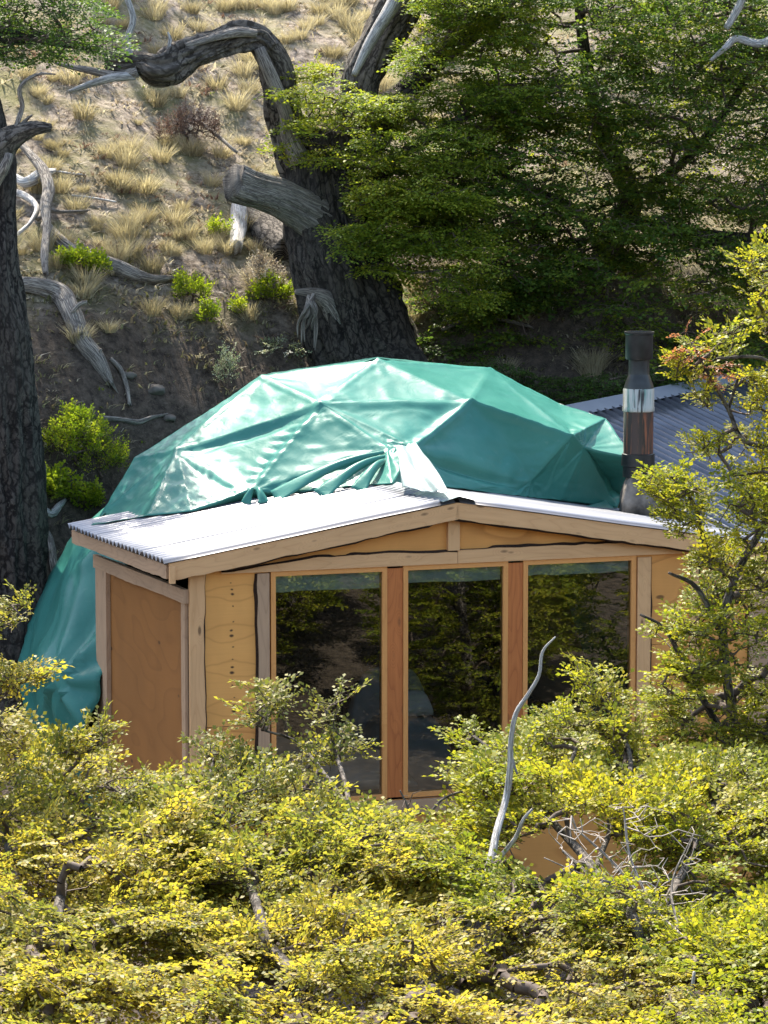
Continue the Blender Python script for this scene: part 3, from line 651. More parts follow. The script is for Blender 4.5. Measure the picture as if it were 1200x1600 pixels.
softbox('seat', (0, 0, 0), (.95, .8, .85), M['grey_cloth'], '', '', .02, parent=arm); softbox('backrest', (0, .45, 0), (.95, .25, 1.25), M['grey_cloth'], '', '', .03, parent=arm)
softbox('folded_towels', (.33, 2.12, .98), (.34, .3, .24), M['white_cloth'], 'folded white towels lying on the armchair behind the middle window', 'towels', .012)

# ------------------------------------------------------------ the geodesic tent under its green tarpaulin
DY = 34.3; DC = at(575, 1060, DY); DR = 517 / FPX * DY
dome = empty('geodesic_tent', (DC[0], DC[1], .3)); tag(dome, 'round geodesic tent under a faceted green tarpaulin behind the cabin', 'tent')
def dome_hit(x, y, lift=1.0):
    r = unit(ray(x, y)); oc = CAM - DC; b = oc @ r; c = oc @ oc - (DR * lift) ** 2; d = b * b - c
    return CAM + r * (-b - math.sqrt(max(d, 0)))
def roof_hit(x, y, up=.045):
    r = ray(x, y)
    for sg in (1, -1):                                    # left slope rises with u, right slope falls
        n = np.array([-.163 * sg, .021, 1.]); nw = U * n[0] + Vd * n[1] + Zv * n[2]; p0 = cw(-.05, 0, 3.352 + up)
        t = ((p0 - CAM) @ nw) / (r @ nw); P = CAM + r * t; u = (P - CO) @ U
        if (u < -.05) == (sg == 1): return P
    return P
K = {}
for k, x, y in [('A', 590, 564), ('B', 765, 578), ('D', 410, 590), ('C', 500, 632), ('E', 735, 628), ('F', 278, 703), ('G', 212, 716), ('H', 392, 768), ('I', 605, 703), ('J', 645, 700),
                ('K', 893, 682), ('L', 872, 631), ('M', 945, 655), ('Q', 985, 712), ('P', 158, 806), ('N', 828, 757), ('T', 912, 700)]: K[k] = dome_hit(x, y)
K['Q'] = at(988, 716, 33.2); K['M'] = at(945, 655, 33.9); K['R'] = at(1008, 779, 32.9)
for k, x, y in [('e0', 143, 821), ('e1', 232, 807), ('e2', 300, 800), ('e3', 392, 777), ('e4', 480, 768), ('e5', 560, 759), ('e6', 612, 757), ('e7', 668, 756), ('e8', 740, 757), ('e9', 828, 765), ('e10', 900, 772), ('e11', 1000, 781)]: K[k] = roof_hit(x, y)
for k, x, v_ in (('e7', 668, 1.9), ('e8', 740, 2.2), ('e9', 828, 2.5), ('e10', 900, 2.7), ('e11', 1003, 3.0)):
    u_ = ((x - 713) / 165 + .33 * v_) / .944; K[k] = cw(u_, v_, roof_z(u_, v_) + .045)
K['N'] = at(828, 752, float(K['e9'][1]) + .12); K['T'] = at(912, 700, 33.3); K['K'] = at(893, 682, 33.1)
K['R'] = K['e11'] + np.array([.05, .15, .10])
TR = ['DAC', 'ABE', 'AEC', 'DCF', 'DFG', 'GFP', ('P', 'F', 'e1'), ('P', 'e1', 'e0'), ('F', 'e2', 'e1'), 'CHF', ('F', 'H', 'e2'), ('H', 'e3', 'e2'), 'CIH', ('H', 'e4', 'e3'), ('H', 'I', 'e4'), ('I', 'e5', 'e4'),
      'CEJ', 'CJI', ('I', 'e6', 'e5'), ('I', 'J', 'e6'), ('J', 'e7', 'e6'), 'ENJ', ('J', 'N', 'e8'), ('J', 'e8', 'e7'), ('N', 'e9', 'e8'), 'EKN', 'BKE', 'BLK', ('K', 'T', 'N'), ('N', 'T', 'e10'), ('N', 'e10', 'e9'),
      'LMK', 'MTK', 'MQT', ('Q', 'R', 'T'), ('T', 'R', 'e11'), ('T', 'e11', 'e10')]
sil = [K[k] for k in ('e0', 'P', 'G', 'D', 'A', 'B', 'L', 'M', 'Q', 'R')]
tv, tf = [], []
FOLD = [('C', 'H', .10, -.035, 26), ('E', 'C', .05, .018, 0), ('E', 'N', .16, -.03, 11), ('E', 'J', .12, -.045, 0), ('F', 'H', .05, .025, 0), ('C', 'F', .10, -.06, 0), ('J', 'N', .07, -.09, 0), ('I', 'H', .06, -.05, 15), ('K', 'T', .16, -.03, 12), ('M', 'R', .16, -.05, 10), ('D', 'F', .05, .02, 0), ('E', 'K', .04, .015, 0), ('F', 'e2', .10, .03, 9)]
def wrinkle(P):
    d = .010 * (fbm(P[:, 0] * 2.0, P[:, 1] * 2.0, P[:, 2] * 2.6, 41, 3) - .45)
    q = vnoise(P[:, 0] * 3 + P[:, 2] * 9, P[:, 1] * 3, P[:, 2] * 4 - P[:, 0] * 3, 44); d = d + .008 * (1 - np.abs(2 * q - 1)) ** 3
    for a, b, w, am, fr in FOLD:
        A, B = K[a], K[b]; ab = B - A; L = np.linalg.norm(ab); t = np.clip(((P - A) @ ab) / L ** 2, 0, 1)
        D = P - (A + t[:, None] * ab); ds = np.linalg.norm(D, axis=1); side = np.sign(D @ np.array([.6, 0, 1.])); off = np.abs(ds * side + w * .9)
        prof = np.exp(-(off / w) ** 2) * np.sin(np.clip(t, 0, 1) * math.pi) ** .6
        if fr: prof = prof * (.5 + .5 * np.sin(t * L * fr * 1.7 + 5 * vnoise(P[:, 0] * 3, P[:, 1] * 3, P[:, 2] * 3, 12))) * .8
        d = d + am * prof
    for a, b in EDG:
        A, B = K[a], K[b]; ab = B - A; L = np.linalg.norm(ab); t = np.clip(((P - A) @ ab) / L ** 2, 0, 1)
        ds = np.linalg.norm(P - (A + t[:, None] * ab), axis=1); d = d + .013 * np.exp(-(ds / .034) ** 2) * (1 - .5 * np.abs(2 * t - 1))
    for i, k in enumerate('ABCDEFHIJKNT'):
        D = P - K[k]; ds = np.linalg.norm(D, axis=1); n = unit(K[k] - DC); e1 = unit(np.cross(n, [0, 0, 1.])); e2 = np.cross(n, e1); an = np.arctan2(D @ e2, D @ e1)
        d = d + (.016 * np.sin(an * 9 + i) + .010 * np.sin(an * 17 + 2 * i)) * np.exp(-ds / .28) * np.clip(ds / .12, 0, 1) * (vnoise(an * 2, i, 0, 5) + .2)
    q = fbm(P[:, 0] * 5 + P[:, 2] * 4, P[:, 1] * 3, P[:, 2] * 9, 47, 2); d = d + .006 * (1 - np.abs(2 * q * 1.33 - 1)) ** 4
    return d
EDG = [('D', 'A'), ('A', 'C'), ('D', 'C'), ('A', 'B'), ('B', 'E'), ('A', 'E'), ('C', 'F'), ('D', 'F'), ('C', 'H'), ('F', 'H'), ('C', 'I'), ('E', 'J'), ('C', 'E'), ('E', 'N'), ('E', 'K'), ('B', 'K'), ('F', 'e1'), ('G', 'F'), ('K', 'N'), ('F', 'P')]
def addtri(a, b, c, n=32, sag=.020):
    a, b, c = map(np.array, (a, b, c)); nr = np.cross(b - a, c - a); ctr = (a + b + c) / 3; ar = math.sqrt(np.linalg.norm(nr)); nr = unit(nr)
    if nr @ (ctr - DC) < 0: b, c = c, b; nr = -nr
    base = sum(len(x) for x in tv); P = []; ix = {}
    for i in range(n + 1):
        for j in range(n + 1 - i):
            w1, w2 = i / n, j / n; w0 = 1 - w1 - w2; ix[i, j] = base + len(P)
            P.append(a * w0 + b * w1 + c * w2 - nr * sag * ar * 27 * w0 * w1 * w2 * .9)
    tv.append(np.array(P))
    for i in range(n):
        for j in range(n - i):
            tf.append((ix[i, j], ix[i + 1, j], ix[i, j + 1]))
            if i + j < n - 1: tf.append((ix[i + 1, j], ix[i + 1, j + 1], ix[i, j + 1]))
for t in TR: addtri(*[K[k] for k in t])
def backpt(p, f, dn): q = DC + (p - DC) * np.array([f, 0, f]); q[1] = DC[1] + (DC[1] - p[1]) * .2 + dn; q[2] = max(q[2], 1.0); return q
ring2 = [backpt(p, .97, 1.3) for p in sil]; ring3 = [backpt(p, .62, 3.1) for p in sil]
for p in ring3: p[2] = min(p[2], 2.6)
for A_, B_ in ((sil, ring2), (ring2, ring3)):
    for i in range(len(sil) - 1): addtri(A_[i], A_[i + 1], B_[i], 8, .02); addtri(A_[i + 1], B_[i + 1], B_[i], 8, .02)
bk = DC + np.array([0, 3.45, -.6])
for i in range(len(sil) - 1): addtri(ring3[i], ring3[i + 1], bk, 8, .02)
TV = np.vstack(tv); TF = np.array(tf); rad = unit(TV - DC); TV = TV + rad * wrinkle(TV)[:, None]
tarp = mesh_np('tarpaulin_cover', TV, TF, M['tarp'], None, True)
import bmesh
bm = bmesh.new(); bm.from_mesh(tarp.data); bmesh.ops.remove_doubles(bm, verts=bm.verts, dist=.004); bmesh.ops.recalc_face_normals(bm, faces=bm.faces); bm.to_mesh(tarp.data); bm.free()
localise(tarp, dome); md = tarp.modifiers.new('thickness', 'SOLIDIFY'); md.thickness = .006; md.offset = -1
# skirt of the tent below the roof
zs = np.linspace(2.95, -.6, 60); az = np.radians(np.linspace(78, 222, 120)); 
rz_ = np.interp(zs[::-1], [-.6, .3, 1.0, 1.22, 1.56, 2.1, 2.47, 2.95], [3.40, 3.48, 3.54, 3.56, 3.46, 3.22, 3.02, 2.62])[::-1]
AZ, ZS = np.meshgrid(az, zs); RR = rz_[:, None] + 0 * AZ
ax_ = AZ * 3.4
fd = .24 * (fbm(ax_ * 1.5 + ZS * .9, ZS * 1.1 - ax_ * .5, 0, 51, 2) - .45) + .19 * (1 - np.abs(2 * vnoise(ax_ * 1.9 + ZS * 1.3, ZS * 1.0, 3, 53) - 1)) ** 2
tie_a, tie_z = math.radians(214) * 3.4, 1.28; da, dz_ = ax_ - tie_a, ZS - tie_z; dd = np.sqrt(da ** 2 + dz_ ** 2) + .05; an = np.arctan2(dz_, da)
fd = fd + .07 * np.sin(an * 7) * np.exp(-(dd / .9) ** 2) * np.clip(dd / .2, 0, 1)
RR = RR + fd * np.clip((2.9 - ZS) / .5, 0, 1)
SP = np.stack([DC[0] + RR * np.cos(AZ), DC[1] + RR * np.sin(AZ), ZS], -1).reshape(-1, 3); I = np.arange(60 * 120).reshape(60, 120)
sk = mesh_np('tarpaulin_skirt', SP, np.stack([I[:-1, :-1], I[1:, :-1], I[1:, 1:], I[:-1, 1:]], -1).reshape(-1, 4), M['tarp'], None, True); localise(sk, dome)
md = sk.modifiers.new('thickness', 'SOLIDIFY'); md.thickness = .006; md.offset = -1
az = np.radians(np.linspace(-50, 79, 60)); AZ, ZS = np.meshgrid(az, zs); RR = rz_[:, None] * .97 + .1 * (fbm(AZ * 4, ZS * 1.2, 0, 51, 2) - .45)
SP = np.stack([DC[0] + RR * np.cos(AZ), DC[1] + RR * np.sin(AZ), ZS], -1).reshape(-1, 3); I = np.arange(60 * 60).reshape(60, 60)
sk = mesh_np('tarpaulin_skirt', SP, np.stack([I[:-1, :-1], I[1:, :-1], I[1:, 1:], I[:-1, 1:]], -1).reshape(-1, 4), M['tarp'], None, True); localise(sk, dome)
# crumpled silver flashing where the tent meets the roof
n1, n2 = 60, 36; a = [roof_hit(628, 768, .06), roof_hit(703, 779, .06)]; b = [dome_hit(618, 704, 1.02), dome_hit(648, 701, 1.02)]
s, t = np.meshgrid(np.linspace(0, 1, n2), np.linspace(0, 1, n1)); P = (a[0] * (1 - s[..., None]) + a[1] * s[..., None]) * (1 - t[..., None]) + (b[0] * (1 - s[..., None]) + b[1] * s[..., None]) * t[..., None]
off = .05 * np.sin(t * math.pi) + .05 * vnoise(s * 4, t * 1.5, 0, 61) + .03 * vnoise(s * 9 + t * 4, t * 3, 0, 62)
P = P + np.array([0, -.5, .87]) * (off + .02)[..., None]; I = np.arange(n1 * n2).reshape(n1, n2)
fo = mesh_np('flashing_sheet', P.reshape(-1, 3), np.stack([I[:-1, :-1], I[:-1, 1:], I[1:, 1:], I[1:, :-1]], -1).reshape(-1, 4), M['foil'], None, True); localise(fo, dome)
md = fo.modifiers.new('thickness', 'SOLIDIFY'); md.thickness = .004
# loose shiny pleats of tarp between facet and roof, left of the flashing
for (x0, y0), (x1, y1), w in (((600, 706), (428, 776), .10), ((604, 712), (500, 772), .09), ((606, 718), (560, 764), .08), ((400, 768), (384, 786), .05), ((398, 768), (412, 784), .05)):
    p, q = dome_hit(x0, y0, 1.01), roof_hit(x1, y1, .05); m_ = 24; tt = np.linspace(0, 1, m_)[:, None]; cc = p * (1 - tt) + q * tt + np.array([0, -.25, .6]) * .09 * np.sin(tt * math.pi)
    wd = unit(np.cross(q - p, np.array([0, -.5, .8]))); rows = []
    for k in range(7):
        f = (k / 6 - .5) * 2; rows.append(cc + wd * f * w * (.25 + .75 * tt) + np.array([0, -.45, .9]) * (.045 * (1 - f * f)) * np.sin(tt * math.pi + .3))
    P = np.stack(rows, 1); I = np.arange(m_ * 7).reshape(m_, 7)
    o = mesh_np('tarpaulin_pleat', P.reshape(-1, 3), np.stack([I[:-1, :-1], I[:-1, 1:], I[1:, 1:], I[1:, :-1]], -1).reshape(-1, 4), M['tarp'], None, True); localise(o, dome)
    md = o.modifiers.new('thickness', 'SOLIDIFY'); md.thickness = .006

# ------------------------------------------------------------ stove flue
FY = 33.0; fp = at(997, 725, FY); flue = empty('stove_chimney', (fp[0], fp[1], fp[2] - .35)); tag(flue, 'rusty black stove flue with a pale galvanised band beside the green tent', 'chimney')
def lathe(name, prof, mat, parent, seg=32, lean=0., open_top=False):
    V = []; 
    for r, z in prof:
        for k in range(seg): a = 2 * math.pi * k / seg; V.append((r * math.cos(a) + lean * z, r * math.sin(a), z))
    n = len(prof); F = [(i * seg + k, i * seg + (k + 1) % seg, (i + 1) * seg + (k + 1) % seg, (i + 1) * seg + k) for i in range(n - 1) for k in range(seg)]
    o = mesh_np(name, V, F, mat, parent, True)
    try:
        for e_ in (): pass
    except Exception: pass
    m = o.modifiers.new('edges', 'EDGE_SPLIT'); m.split_angle = math.radians(35); return o
fz = lambda y: at(997, y, FY)[2] - flue.location.z
R1 = 23.5 / pxm(FY)
lathe('flue_pipe', [(0, fz(735)), (R1, fz(735)), (R1, fz(642)), (0, fz(642))], M['flue_rust'], flue)
lathe('flue_boot', [(R1 * 1.0, fz(708)), (R1 * 1.10, fz(709)), (R1 * 1.13, fz(727)), (R1 * 1.02, fz(729)), (R1 * 1.02, fz(745))], M['black_metal'], flue)
lathe('flue_band', [(R1, fz(643)), (R1 * 1.07, fz(642)), (R1 * 1.07, fz(636)), (R1 * 1.04, fz(635)), (R1 * 1.04, fz(608)), (R1 * .98, fz(606))], M['flue_band'], flue)
lathe('flue_reducer', [(R1 * 1.0, fz(607)), (R1 * .98, fz(603)), (R1 * .72, fz(586)), (R1 * .70, fz(584)), (R1 * .70, fz(556))], M['black_metal'], flue)
cowl = lathe('flue_cowl', [(R1 * .70, fz(562)), (R1 * .90, fz(561)), (R1 * .93, fz(558)), (R1 * .93, fz(523)), (R1 * 1.0, fz(521)), (R1 * 1.0, fz(518)), (R1 * .90, fz(518)), (R1 * .88, fz(524)), (R1 * .88, fz(545))], M['black_metal'], flue)
lathe('cowl_disc', [(0, fz(521)), (R1 * .62, fz(522)), (R1 * .62, fz(524)), (0, fz(524))], M['zinc'], cowl)
softbox('crumpled_flashing', (0, 0, 0), (.46, .44, .46), m_simple('weathered_lead', (.15, .13, .11), .7, .1, .3, .6, 9, .03), '', '', .09, parent=flue).location = (.06, .02, -.16)

# ------------------------------------------------------------ the second roof, right
shed = empty('metal_roofed_shed', tuple(at(1060, 700, 37.0) * np.array([1, 1, 0]) + np.array([0, 0, 1.5]))); tag(shed, 'shed with a dark slate blue corrugated roof behind the flue', 'shed')
S0 = at(893, 652, 36.4); S1 = at(1262, 578, 39.2); SDn = at(1120, 752, 35.4)
a_ = unit(S1 - S0); b_ = SDn - S0; b_ = unit(b_ - a_ * (b_ @ a_) * .55); nn = unit(np.cross(a_, b_)); nn = nn if nn[2] > 0 else -nn; LA = np.linalg.norm(S1 - S0)
w_ = (LA + 1.2) / 5
for i in range(5):
    def mp(S, Lg, H, i=i): return S0 + a_ * S[..., None] + b_ * Lg[..., None] + nn * (H + .003 * (i % 2))[..., None]
    localise(corrugated(None, mp, w_ * i - 1.0, w_ * (i + 1) + .03 - 1.0, .0, 3.4, .125, .036, M['slate'], seed=20 + i), shed)
fl = MB(); up_ = unit(np.cross(nn, a_)); up_ = up_ if up_[2] > 0 else -up_
for k in range(3):
    s0, s1 = (LA + 1.4) * k / 3 - 1.0, (LA + 1.4) * (k + 1) / 3 - 1.0; mbx = MB()
    q = [S0 + a_ * s0 - up_ * .03 + nn * .03, S0 + a_ * s1 - up_ * .03 + nn * .03, S0 + a_ * s1 + up_ * .20 + nn * .05, S0 + a_ * s0 + up_ * .20 + nn * .05]
    q2 = [q[3], q[2], q[2] + np.array([.05, .3, -.12]), q[3] + np.array([.05, .3, -.12])]
    mbx.poly(q); mbx.poly(q2); mbx.poly([x - nn * .004 for x in q][::-1]); localise(mbx.build('ridge_flashing', M['flashing'], None), shed)
wl_ = MB(); c0, c1 = S0 - a_ * .9 - nn * .05, S0 - a_ * .9 + b_ * 3.1 - nn * .05; c2, c3 = S1 + b_ * 3.1 - nn * .05, S1 - nn * .05
for p, q in ((c0, c1), (c1, c2), (c2, c3), (c3, c0)): wl_.poly([p, q, q * np.array([1, 1, 0]) + Zv * -.6, p * np.array([1, 1, 0]) + Zv * -.6])
localise(wl_.build('wall', M['pine_grey'], None), shed)
# ------------------------------------------------------------ hillside: tussocks, litter, small plants, dead wood
rng = np.random.default_rng(5)
def blades(rng, n, h, rad, w, lean=.6, curve=.25):
    """a tuft: n curved tapering blades of two quads each"""
    a = rng.uniform(0, 2 * math.pi, n); r0 = rad * np.sqrt(rng.uniform(0, 1, n)) * .55; b = np.stack([r0 * np.cos(a), r0 * np.sin(a), np.zeros(n) - .02], -1)
    a2 = a + rng.normal(0, .5, n); ln = rng.uniform(.05, lean, n) * (.3 + r0 / rad); hh = h * rng.uniform(.45, 1.1, n)
    d = np.stack([np.cos(a2) * ln, np.sin(a2) * ln, np.ones(n)], -1); d = unit(d); out = np.stack([np.cos(a2), np.sin(a2), -.3 * np.ones(n)], -1)
    s = np.stack([-np.sin(a2 + rng.uniform(-1.5, 1.5, n)), np.cos(a2 + rng.uniform(-1.5, 1.5, n)), np.zeros(n)], -1) * w
    p1 = b + d * (hh * .5)[:, None] + out * (curve * hh * .12)[:, None]; p2 = b + d * hh[:, None] + out * (curve * hh)[:, None]
    V = np.stack([b - s, b + s, p1 + s * .8, p1 - s * .8, p1 - s * .8, p1 + s * .8, p2 + s * .15, p2 - s * .15], 1)
    return V.reshape(-1, 3), np.repeat(rng.uniform(0, 1, n), 8)
def qmesh(name, V, T, mat, parent=None): return mesh_np(name, V, np.arange(len(V)).reshape(-1, 4), mat, parent, False, tone=T)
protos = []
for i in range(7):
    V, T = blades(rng, 300, .29 + .03 * (i % 3), .20, .0036, .95, .25); T = T * .6 + (.1, .35, .4, .2, .4, .25, .38)[i]
    me = qmesh('tussock', V, T, M['straw']); COL.objects.unlink(me); protos.append(me.data)
spots = [(85, 235), (165, 245), (205, 240), (245, 165), (130, 465), (75, 270), (150, 350), (130, 185), (228, 300), (205, 355), (225, 345), (272, 350), (195, 375), (265, 400), (235, 425), (330, 290), (345, 245), (205, 400), (160, 390), (135, 450), (170, 520), (285, 330),
         (400, 395), (320, 395), (350, 360), (95, 300), (60, 300), (380, 225), (395, 275), (430, 330), (370, 170), (300, 240), (60, 150), (40, 120), (110, 130), (300, 20), (360, 15), (430, 20), (500, 20), (525, 30), (545, 45), (470, 60), (520, 90), (500, 120), (480, 45), (340, 140),
         (380, 120), (405, 460), (430, 100), (545, 10), (570, 30), (240, 30), (270, 60), (310, 50), (390, 500), (600, 130), (630, 180), (660, 330), (650, 370), (660, 480), (790, 590), (925, 585), (930, 575), (815, 500), (655, 455), (640, 500), (560, 60), (450, 15), (350, 60), (250, 250), (180, 290), (120, 330)]
k = 0
def place_tussock(P, s, label, grp='tussocks of dry grass on the hillside'):
    global k
    o = link('tussock', protos[k % 7]); k += 1; o.location = (P[0], P[1], float(ground_z(P[0], P[1])) - .01); o.rotation_euler = (rng.uniform(-.15, .15), rng.uniform(-.15, .15), rng.uniform(0, 6.28)); sc_ = s * rng.uniform(.8, 1.25); o.scale = (sc_, sc_, sc_ * rng.uniform(.85, 1.1)); tag(o, label, 'grass tussock', grp); return o
def tlab(x, y, P):
    sbk = P[1] - foot(P[0])
    if x > 590: return ('straw tussock of grass half hidden under the beech crowns at right', 'tussocks under the beech crowns')
    if sbk < 3.0: return ('straw tussock of grass growing alone on the dark soil bank', 'tussocks on the soil bank')
    if y < 75: return ('small pale tussock high on the hill above the arched limb', 'tussocks high on the hill')
    if x > 318: return ('straw tussock of grass growing just left of the big gnarled trunk', 'tussocks left of the gnarled trunk')
    if x < 118: return ('straw tussock of grass growing beside the left trunk and its roots', 'tussocks beside the left trunk')
    if y < 240: return ('straw tussock of grass growing below the arched limb, upper slope', 'tussocks below the arched limb')
    return ('round straw tussock of grass growing mid slope above the bank edge', 'tussocks above the bank edge')
for x, y in spots:
    P = hit(x, y, 35); place_tussock(P, .88, *tlab(x, y, P))
n = 0
while n < 150:
    x = rng.uniform(-30, 720); y = rng.uniform(-20, 560); P = hit(x, y, 34.5)
    sbk = P[1] - foot(P[0]); dens = 1.0 if sbk > 3.2 else (.10 if sbk > 1 else .06)
    if rng.uniform() > dens: continue
    place_tussock(P, (.45, .65, .85)[n % 3], *tlab(x, y, P)); n += 1
# litter and low stems covering the slope: nobody could count it
def scatter(name, cnt, x0, x1, y0, y1, fn, mat, nb, h, rad, w, lean, label, cat, trange=(0, 1), curve=.3):
    T0 = [blades(rng, nb, h, rad, w, lean, curve) for _ in range(6)]; VV = []; TT = []
    X = rng.uniform(x0, x1, cnt); Y = rng.uniform(y0, y1, cnt); kp = fn(X, Y) > rng.uniform(0, 1, cnt); X, Y = X[kp], Y[kp]; Z = ground_z(X, Y); m = len(X)
    an = rng.uniform(0, 6.28, m); s = rng.uniform(.5, 1.35, m); tt = rng.uniform(*trange, m); w_ = rng.integers(0, 6, m)
    for i in range(6):
        q = w_ == i; V, T = T0[i]; c, sn = np.cos(an[q])[:, None], np.sin(an[q])[:, None]; sq = s[q][:, None]
        x = (V[None, :, 0] * c - V[None, :, 1] * sn) * sq + X[q][:, None]; y = (V[None, :, 0] * sn + V[None, :, 1] * c) * sq + Y[q][:, None]; z = V[None, :, 2] * sq + Z[q][:, None]
        VV.append(np.stack([x, y, z], -1).reshape(-1, 3)); TT.append(np.clip(T[None] * .5 + tt[q][:, None] * .6, 0, 1).ravel())
    o = qmesh(name, np.vstack(VV), np.concatenate(TT), mat); tag(o, label, cat, None, 'stuff'); return o
sunny = lambda X, Y: np.clip((Y - foot(X) - 2.4) / 1.0, 0, 1) * np.clip(1.7 * (fbm(X * 1.1, Y * 1.1, 0, 77, 3) - .2), .15, 1)
banky = lambda X, Y: np.clip((4.2 - (Y - foot(X))) / 1.0, 0, 1) * np.clip(3.0 * (fbm(X * 1.3, Y * 1.3, 0, 78, 3) - .28), .15, 1)
scatter('dry_litter', 24000, -6.5, 6.5, 36, 52, sunny, M['litter'], 6, .085, .14, .011, 2.2, 'short dry stems and grey litter covering the sunny hillside', 'ground cover', (.1, 1), .8)
scatter('short_dry_grass', 12000, -6.5, 7, 40, 54, lambda X, Y: np.clip(2.2 * (fbm(X * .7, Y * .7, 4, 79, 2) - .33), 0, 1) * np.clip((Y - 40.3) / 3, 0, 1), M['straw'], 8, .11, .10, .0045, 1.6, 'short pale grass growing on the upper hillside', 'grass', (.2, 1), .6)
scatter('bank_litter', 15000, -6.5, 7, 32.5, 41.5, banky, M['litter_dark'], 7, .11, .14, .010, 2.2, 'sparse dark stems and leaf litter scattered on the soil bank', 'ground cover', (.1, 1), .8)
scatter('low_green_herbs', 2600, -6, 5, 36, 48, lambda X, Y: np.clip(3 * (fbm(X * .9, Y * .9, 9, 80, 2) - .5), 0, 1), M['leaf_fresh'], 9, .06, .09, .010, 1.8, 'scattered low green herbs among the dry grass', 'ground cover', (0, .8), .5)
scatter('low_heath', 5200, -6.5, 6, 36, 50, lambda X, Y: np.clip(3 * (fbm(X * 1.2, Y * 1.2, 2, 83, 2) - .40), 0, 1) * np.clip((Y - foot(X) - 2) / 1.2, 0, 1), M['shrub_red'], 16, .10, .16, .009, 1.6, 'low grey brown heath cushions scattered between the tussocks', 'ground cover', (0, .9), .4)
def snag(x, y, h, r, label):
    z = float(ground_z(x, y)); root = empty('dead_snag', (x, y, z)); tag(root, label, 'dead tree')
    localise(bark_tube('trunk', [[x, y, z - .3, r * 1.4], [x + .1, y, z + h * .3, r], [x - .1, y + .1, z + h * .65, r * .8], [x + .1, y, z + h, r * .4]], M['bark_mid'], None, 18, .12, .2, 2.5, 1, 3), root)
    for k in range(5):
        a = k * 2.3; zz = z + h * (.45 + .1 * k); localise(bark_tube('branch', [[x, y, zz, r * .35], [x + math.cos(a) * .7, y + math.sin(a) * .5, zz + .5, r * .22], [x + math.cos(a) * 1.5, y + math.sin(a) * 1., zz + .7, r * .08]], M['bark_mid'], None, 8, .12, .1, 2, 1, 4), root)
snag(-4.9, 49.3, 8.8, .26, 'dead trunk just above the frame whose long shadow crosses the slope'); snag(-5.6, 49.8, 6.6, .16, 'slimmer dead trunk above the frame, left of the other one')
# small leafy shrubs
def shrub(name, px, py, w, h, label, cat='shrub', mat='leaf_fresh', n=60, leaf=.03, group=None, Y0=34, tw='twig', up=.6, L=.16, clump=.0):
    P = hit(px, py, Y0); z0 = float(ground_z(P[0], P[1])); root = empty(name, (P[0], P[1], z0)); tag(root, label, cat, group)
    a = rng.uniform(0, 6.28, n); r = np.sqrt(rng.uniform(0, 1, n)); hz = rng.uniform(.25, 1, n) ** .8
    T = np.stack([P[0] + w / 2 * r * np.cos(a), P[1] + w / 2 * r * np.sin(a), z0 + h * hz * np.sqrt(np.clip(1 - .7 * r * r, .1, 1))], -1)
    foliage(root, 'foliage', 'stem', chain([[(P[0], P[1], z0 - .05), (P[0], P[1], z0 + h * .12)]], .04), T, rng, leaf, L, mat, tw, .0025, 5, None, 3, True, .5, .8, None, .02, up); return root
shrub('evergreen_shrub', 428, 482, .52, .34, 'bright yellow green shrub left of the big trunk foot', n=90, leaf=.035)
shrub('evergreen_shrub', 300, 478, .42, .34, 'yellow green shrub on the bank edge right of the fallen log', n=60)
shrub('evergreen_shrub', 118, 425, .40, .22, 'bright green shrub lying above the curved fallen log at left', n=55, leaf=.035)
shrub('evergreen_shrub', 150, 435, .30, .20, 'small green shrub between the fallen log and a tussock', n=40, leaf=.035)
shrub('evergreen_shrub', 322, 512, .22, .25, 'small sparse green shrub below the bank edge', n=24)
shrub('evergreen_shrub', 372, 497, .20, .14, 'tiny yellow green shrub under the bigger one by the trunk', n=24)
shrub('evergreen_shrub', 340, 372, .26, .18, 'small green shrub beside the white dead log', n=26)
shrub('evergreen_shrub', 120, 740, .75, .70, 'tall yellow green bush at the bank foot beside the left trunk', n=190, leaf=.03, Y0=33)
shrub('evergreen_shrub', 160, 760, .60, .60, 'thin yellow green bush next to the tent at left', n=90, leaf=.026, Y0=33)
shrub('evergreen_shrub', 88, 790, .42, .34, 'bright green bush at the foot of the left trunk', n=90, leaf=.04, Y0=33)
shrub('evergreen_shrub', 138, 805, .30, .25, 'small bright green bush touching the tent edge', n=50, leaf=.04, Y0=33)
shrub('twiggy_bush', 295, 235, .85, .55, 'reddish brown twiggy bush on the hillside under the arched limb', mat='shrub_red', n=170, leaf=.018, Y0=36)
shrub('twiggy_bush', 410, 470, .50, .55, 'grey twiggy bush beside the big trunk foot', mat='litter', n=90, leaf=.022, tw='twig_pale')
shrub('flowering_herb', 352, 612, .28, .42, 'upright herb with pale flower heads just above the tent', cat='plant', mat='leaf_white', n=30, leaf=.022, up=1.2)
shrub('beech_seedling', 437, 560, .45, .22, 'small pale leaved seedling left of the big trunk', cat='plant', mat='leaf_white', n=26, leaf=.03, up=.1, L=.2)
